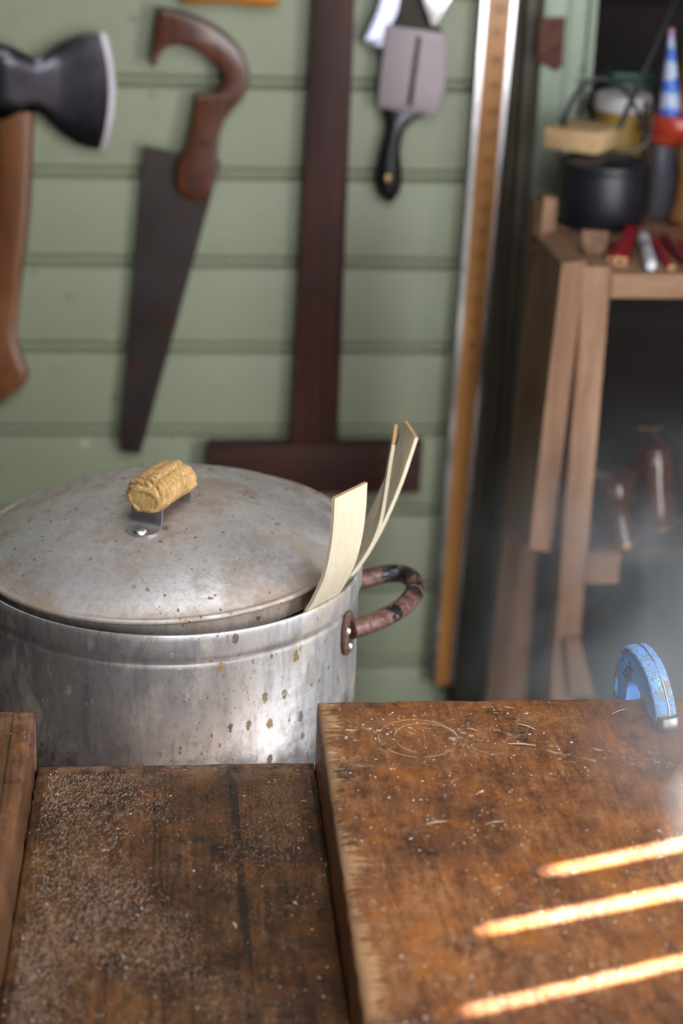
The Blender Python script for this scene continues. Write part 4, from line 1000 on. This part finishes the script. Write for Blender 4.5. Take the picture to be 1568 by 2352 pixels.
# jar with red lid, behind on the right
jb = on_shelf(1506, 505); jx0, jx1 = on_y(1482, 420, jb.y + 0.03).x, on_y(1600, 420, jb.y + 0.03).x; jr = (jx1 - jx0) / 2; jc = Vector((jx0 + jr, jb.y + 0.5 * jr + 0.02, ZS))
jz1 = on_y(1530, 325, jc.y).z - ZS; jz2 = on_y(1530, 262, jc.y).z - ZS
n = NB('grey_glass'); JG = n.set(color=(0.20, 0.20, 0.24), rough=0.18, trans=0.35, ior=1.45)
jar = thing('jar', jc, 'grey glass jar with a glossy red screw lid beside the black iron pot', 'jar')
obj('glass', lathe([(0.001, 0), (jr * 0.80, 0), (jr * 0.84, 0.006), (jr * 0.76, jz1 * 0.5), (jr * 0.86, jz1 * 0.85), (jr * 0.9, jz1 * 0.93), (jr * 0.86, jz1), (0.001, jz1)], jc, seg=40), JG, jar)
RLID = simple('red_plastic_lid', (0.42, 0.045, 0.022), 0.22, var=0.15, scale=60)
obj('lid', lathe([(jr * 0.9, jz1 + 0.0), (jr * 1.0, jz1 + 0.001), (jr * 1.0, jz1 + 0.008), (jr * 0.955, jz1 + 0.010), (jr * 0.955, jz1 + 0.013), (jr * 0.99, jz1 + 0.015), (jr * 0.98, jz2 - 0.003), (jr * 0.93, jz2), (0.001, jz2)], jc, seg=40), RLID, jar)
# tub behind with white and yellow print
tb_y = bpc.y + bpr + 0.06; t0, t1 = on_y(1371, 260, tb_y), on_y(1505, 260, tb_y); tr = (t1.x - t0.x) / 2; tcn = Vector(((t0.x + t1.x) / 2, tb_y + 0.02, ZS))
th0, th1, th2 = on_y(1420, 290, tb_y).z - ZS, on_y(1420, 258, tb_y).z - ZS, on_y(1420, 222, tb_y).z - ZS
tub = thing('paint_tub', tcn, 'tub with white rim over a yellow band behind the black iron pot', 'tub')
MUST = simple('mustard_band', (0.34, 0.20, 0.03), 0.5); CREAM = simple('cream_rim', (0.58, 0.55, 0.55), 0.5, var=0.3, scale=90)
obj('body', lathe([(0.001, 0), (tr * 0.86, 0), (tr * 0.93, th1)], tcn, seg=36), MUST, tub)
obj('rim', lathe([(tr * 0.95, th1), (tr * 1.0, th1 + 0.002), (tr * 1.0, th1 + 0.012), (tr * 0.94, th2), (tr * 0.5, th2 + 0.002), (0.001, th2 + 0.003)], tcn, seg=36), CREAM, tub)
# dark green tin further back
gy = tb_y + 0.11; ga, gb = on_y(1408, 190, gy), on_y(1498, 190, gy); gz = on_y(1450, 168, gy).z
GREEN = simple('dark_green_tin', (0.012, 0.055, 0.038), 0.4)
tin = thing('green_tin', ((ga.x + gb.x) / 2, gy, ZS), 'dark green tin in the shadow behind the tub', 'tin')
obj('body', rbox(((ga.x + gb.x) / 2, gy + 0.025, (ZS + gz - 0.012) / 2), (gb.x - ga.x, 0.05, gz - 0.012 - ZS), 0.004), GREEN, tin)
obj('lid', rbox(((ga.x + gb.x) / 2, gy + 0.025, gz - 0.006), (gb.x - ga.x + 0.003, 0.053, 0.012), 0.003), GREEN, tin)
# tapering sealant tube, blue and white
nb_ = on_y(1538, 252, jc.y); n2 = on_y(1541, 75, jc.y); rr0 = sc_at(nb_) * 25
n = NB('blue_white_print'); z3 = n.sep()
wavy = n.math('FRACT', n.math('MULTIPLY', n.math('ADD', z3[2], n.math('MULTIPLY', n.noise(50, 2), 0.026)), 24.0))
BLUEP = n.set(color=n.mix(n.ss(wavy, 0.45, 0.6), (0.42, 0.47, 0.62), (0.055, 0.14, 0.55)), rough=0.35)
tube_ = thing('sealant_tube', Vector((nb_.x, jc.y, jc.z + jz2)), 'blue and white tapering tube standing nozzle up on the red jar lid', 'tube')
hT = n2.z - (jc.z + jz2)
tax = (n2 - Vector((nb_.x, nb_.y, jc.z + jz2))).normalized()
obj('body', lathe([(0.001, 0), (rr0, 0), (rr0 * 0.98, 0.01), (rr0 * 0.45, hT * 0.72), (rr0 * 0.2, hT * 0.97)], Vector((nb_.x, jc.y, jc.z + jz2)), tax, 26), BLUEP, tube_)
obj('nozzle', lathe([(rr0 * 0.2, hT * 0.97), (rr0 * 0.3, hT * 0.98), (rr0 * 0.26, hT * 1.05), (0.001, hT * 1.06)], Vector((nb_.x, jc.y, jc.z + jz2)), tax, 16), simple('pink_cap', (0.42, 0.2, 0.34), 0.5), tube_)
# thin dark rods leaning behind
for i, (a, b, yy, r, lab) in enumerate(((( 1424, 288), (1556, -8), bpc.y + 0.005, 0.0036, 'thin black rod leaning up from the wood block towards the top corner'),)):
    A_, B_ = on_y(*a, yy), on_y(*b, yy + 0.06)
    rod = thing('black_rod', A_, lab, 'rod')
    obj('shaft', tube([A_, A_ * 0.5 + B_ * 0.5, B_], [r * 1.25, r, r * 0.75], 10), BLACK, rod)
    obj('tip', tube([A_ - (B_ - A_).normalized() * 0.004, A_ + (B_ - A_).normalized() * 0.004], r * 1.4, 10), BLACK, rod)
# looped black cable over the pot
cb = [on_y(x, y_, bpc.y - 0.02) for x, y_ in ((1462, 300), (1476, 262), (1484, 235), (1494, 262), (1492, 310), (1478, 336), (1450, 345), (1420, 348))]
tag(obj('cable', tube(catmull(cb, 6), 0.0022, 8), BLACK), 'looped black cable hanging beside the pale wood block', 'cable')
# tall wooden handle at the right edge of the picture
hy = jc.y - 0.075; h0, h1 = on_y(1562, 560, hy), on_y(1570, 322, hy); s_ = sc_at(h0)
wh = thing('mallet_handle', Vector((on_y(1576, 560, hy).x, hy, ZS)), 'brown turned wooden handle standing in front of the jar at the right edge', 'tool handle')
hz = h1.z - ZS
obj('grip', lathe([(0.001, 0), (48 * s_, 0), (50 * s_, hz * 0.12), (40 * s_, hz * 0.3), (36 * s_, hz * 0.6), (42 * s_, hz * 0.85), (34 * s_, hz * 0.97), (0.001, hz)], Vector((on_y(1578, 560, hy).x, hy, ZS)), up, 28), wood('brown_grip', (0.16, 0.07, 0.025), (0.27, 0.13, 0.05), (0.36, 0.19, 0.085), 'z', rough=0.4), wh)
obj('ferrule', lathe([(44 * s_, hz * 0.04), (51.5 * s_, hz * 0.045), (52.0 * s_, hz * 0.10), (46 * s_, hz * 0.105)], Vector((on_y(1578, 560, hy).x, hy, ZS)), up, 28), BRASS, wh)
yh_ = jc.y + 0.07; u0, u1 = on_y(1566, 260, yh_), on_y(1566, 20, yh_)
wh2 = thing('chisel', Vector((on_y(1572, 300, yh_).x, yh_, ZS)), 'tall chisel with an orange-brown handle and steel collar in the top right corner', 'chisel')
zz0, zz1 = ZS, u1.z
obj('blade', rbox((on_y(1572, 300, yh_).x, yh_, (zz0 + u0.z) / 2), (0.022, 0.004, u0.z - zz0), 0.001), BRIGHTSTEEL, wh2)
obj('handle', lathe([(0.001, 0), (0.010, 0.0), (0.012, 0.02), (0.0135, (zz1 - u0.z) * 0.5), (0.012, (zz1 - u0.z) * 0.95), (0.001, zz1 - u0.z)], Vector((on_y(1576, 300, yh_).x, yh_, u0.z)), up, 24), ORANGEWOOD, wh2)
obj('collar', lathe([(0.011, zz1 - u0.z - 0.004), (0.0125, zz1 - u0.z - 0.002), (0.0125, zz1 - u0.z + 0.01), (0.001, zz1 - u0.z + 0.011)], Vector((on_y(1576, 300, yh_).x, yh_, u0.z)), up, 24), EDGESTEEL, wh2)

# ---- glossy turned things on the lower shelf
GLOSS = wood('glossy_brown_varnish', (0.022, 0.006, 0.004), (0.050, 0.014, 0.009), (0.09, 0.028, 0.016), 'z', gs=50, rough=0.12, bump=0.05, coat=1.0)
def turned(name, px_axis, py_bot, py_top, prof, tilt, label, yoff, cap_):
    y_ = YF + yoff; b_ = on_y(px_axis, py_bot, y_); zbase = ZLs; b_ = Vector((b_.x, y_, zbase)); t_ = on_y(px_axis + tilt, py_top, y_)
    h_ = t_.z - zbase; ax_ = (Vector((t_.x, y_, t_.z)) - b_).normalized(); s_ = sc_at(b_) * 1.25
    r_ = thing(name, b_, label, 'tool handle', 'glossy turned handles on the lower shelf')
    obj('grip', lathe([(r * s_, v * h_) for r, v in prof], b_, ax_, 32), GLOSS, r_)
    obj('pommel', lathe([(r * s_, v * h_) for r, v in cap_], b_, ax_, 32), GLOSS, r_)
    obj('ferrule', lathe([(prof[1][0] * s_ * 1.0, 0.035 * h_), (prof[1][0] * s_ * 1.06, 0.04 * h_), (prof[1][0] * s_ * 1.06, 0.075 * h_), (prof[1][0] * s_ * 0.98, 0.08 * h_)], b_, ax_, 32), BRASS, r_)
turned('turned_handle', 1424, 1282, 1078, [(0.001, 0), (30, 0), (30, 0.1), (24, 0.2), (21, 0.4), (24, 0.6), (30, 0.75), (26, 0.86), (0.001, 0.87)], -18, 'shorter glossy brown turned handle with mushroom top on the lower shelf', 0.035, [(0.001, 0.86), (24, 0.86), (36, 0.91), (38, 0.96), (28, 1.0), (0.001, 1.005)])
turned('turned_handle', 1500, 1275, 1018, [(0.001, 0), (34, 0), (37, 0.1), (37, 0.3), (35, 0.5), (36, 0.7), (35, 0.86), (28, 0.93), (0.001, 0.935)], -4, 'taller glossy dark red-brown turned handle on the lower shelf', 0.09, [(0.001, 0.93), (26, 0.93), (38, 0.955), (38, 0.985), (26, 1.0), (0.001, 1.0)])
turned('turned_handle', 1585, 1275, 1050, [(0.001, 0), (30, 0), (32, 0.1), (28, 0.3), (26, 0.5), (30, 0.7), (30, 0.86), (24, 0.93), (0.001, 0.935)], -4, 'glossy brown turned handle cut off by the right edge of the picture', 0.12, [(0.001, 0.93), (22, 0.93), (34, 0.955), (34, 0.985), (22, 1.0), (0.001, 1.0)])
# the taller handle carries a thin crossbar on a stem
tall = [o for o in bpy.data.objects if o.get('label', '').startswith('taller glossy')][0]
yt_ = YF + 0.09; k0, k1 = on_y(1463, 985, yt_), on_y(1521, 985, yt_); km = (k0 + k1) / 2
obj('crossbar', tube([k0, km, k1], 0.0018, 8), RUST, tall); obj('stem', tube([Vector((tall.location.x - 0.002, yt_, on_y(1496, 1022, yt_).z)), km], 0.0013, 8), RUST, tall)
# two dark tools with brass rings standing behind
ya_ = YF + 0.20
for px_, rings_, lab in ((1452, (1092, 1140), 'dark tool with two brass rings between the shorter and taller turned handles'), (1562, (1104,), 'dark tool with one brass ring right of the taller turned handle')):
    b_ = Vector((on_y(px_, 1100, ya_).x, ya_, ZLs))
    tl = thing('brass_ringed_tool', b_, lab, 'tool', 'brass-ringed tools on the lower shelf')
    ht = on_y(px_, 1060, ya_).z - ZLs
    obj('shank', lathe([(0.001, 0), (0.0075, 0), (0.0075, ht * 0.9), (0.005, ht), (0.001, ht)], b_, up, 14), BLACK, tl)
    for py_ in rings_:
        zr_ = on_y(px_, py_, ya_).z - ZLs
        obj('brass_ring', lathe([(0.0070, zr_ - 0.004), (0.0092, zr_ - 0.003), (0.0092, zr_ + 0.003), (0.0070, zr_ + 0.004)], b_, up, 18), BRASS, tl)

# ================================================================== steam
SX0, SX1, SY0, SY1, SZ0, SZ1 = 0.08, 0.95, 1.05, 2.33, 0.40, 1.35
n = NB('steam'); n.n.remove(n.b); vol = n.n.new('ShaderNodeVolumeScatter'); vol.inputs['Anisotropy'].default_value = 0.25
vol.inputs['Color'].default_value = (0.93, 0.96, 1.0, 1)
def blob(c, r):
    dx = n.math('DIVIDE', n.math('SUBTRACT', SEP[0], c[0]), r[0]); dy = n.math('DIVIDE', n.math('SUBTRACT', SEP[1], c[1]), r[1]); dz = n.math('DIVIDE', n.math('SUBTRACT', SEP[2], c[2]), r[2])
    d = n.math('SQRT', n.math('ADD', n.math('POWER', dx, 2.0), n.math('ADD', n.math('POWER', dy, 2.0), n.math('POWER', dz, 2.0))))
    return n.ss(d, 1.0, 0.0)
geo = n.n.new('ShaderNodeNewGeometry'); SEP = n.sep(geo.outputs['Position'])
ca_ = at_d(1500, 1480, 2.15); cb_ = at_d(1610, 1790, 1.46); cc_ = at_d(1440, 1290, 2.35)
den = n.math('ADD', n.math('MULTIPLY', blob(ca_, (0.25, 0.35, 0.30)), 1.0), n.math('ADD', n.math('MULTIPLY', blob(cb_, (0.13, 0.22, 0.14)), 0.75), n.math('MULTIPLY', blob(cc_, (0.22, 0.2, 0.22)), 0.22)))
nz = n.ss(n.noise(6.5, 2, 0.55, n.map((1, 1, 0.8), vec=geo.outputs['Position']), 0.8), 0.38, 0.66)
den = n.math('MULTIPLY', n.math('MULTIPLY', den, nz), 5.6)
n.l.new(den, vol.inputs['Density']); n.l.new(vol.outputs[0], n.out.inputs['Volume'])
STEAM = n.m
plume = lathe([(0.001, 0.41), (0.10, 0.42), (0.20, 0.55), (0.26, 0.75), (0.27, 0.95), (0.22, 1.15), (0.12, 1.32), (0.001, 1.36)], (0, 0, 0), seg=20)
pc_ = (Vector((ca_.x, ca_.y, 0)) * 0.62 + Vector((cb_.x, cb_.y, 0)) * 0.38)
shear = Vector((cb_.x - ca_.x, cb_.y - ca_.y, 0)).normalized()
PV = []
for v in plume[0]:
    p = Vector((v.x * 1.25, v.y, v.z)); a_ = p.xy.to_3d().dot(shear); p += shear * a_ * 0.9
    PV.append(p + pc_)
st_ = obj('steam', (PV, plume[1]), STEAM, smooth=False)
tag(st_, 'thin white steam drifting up around the blue clamp at the right', 'steam', kind='stuff')
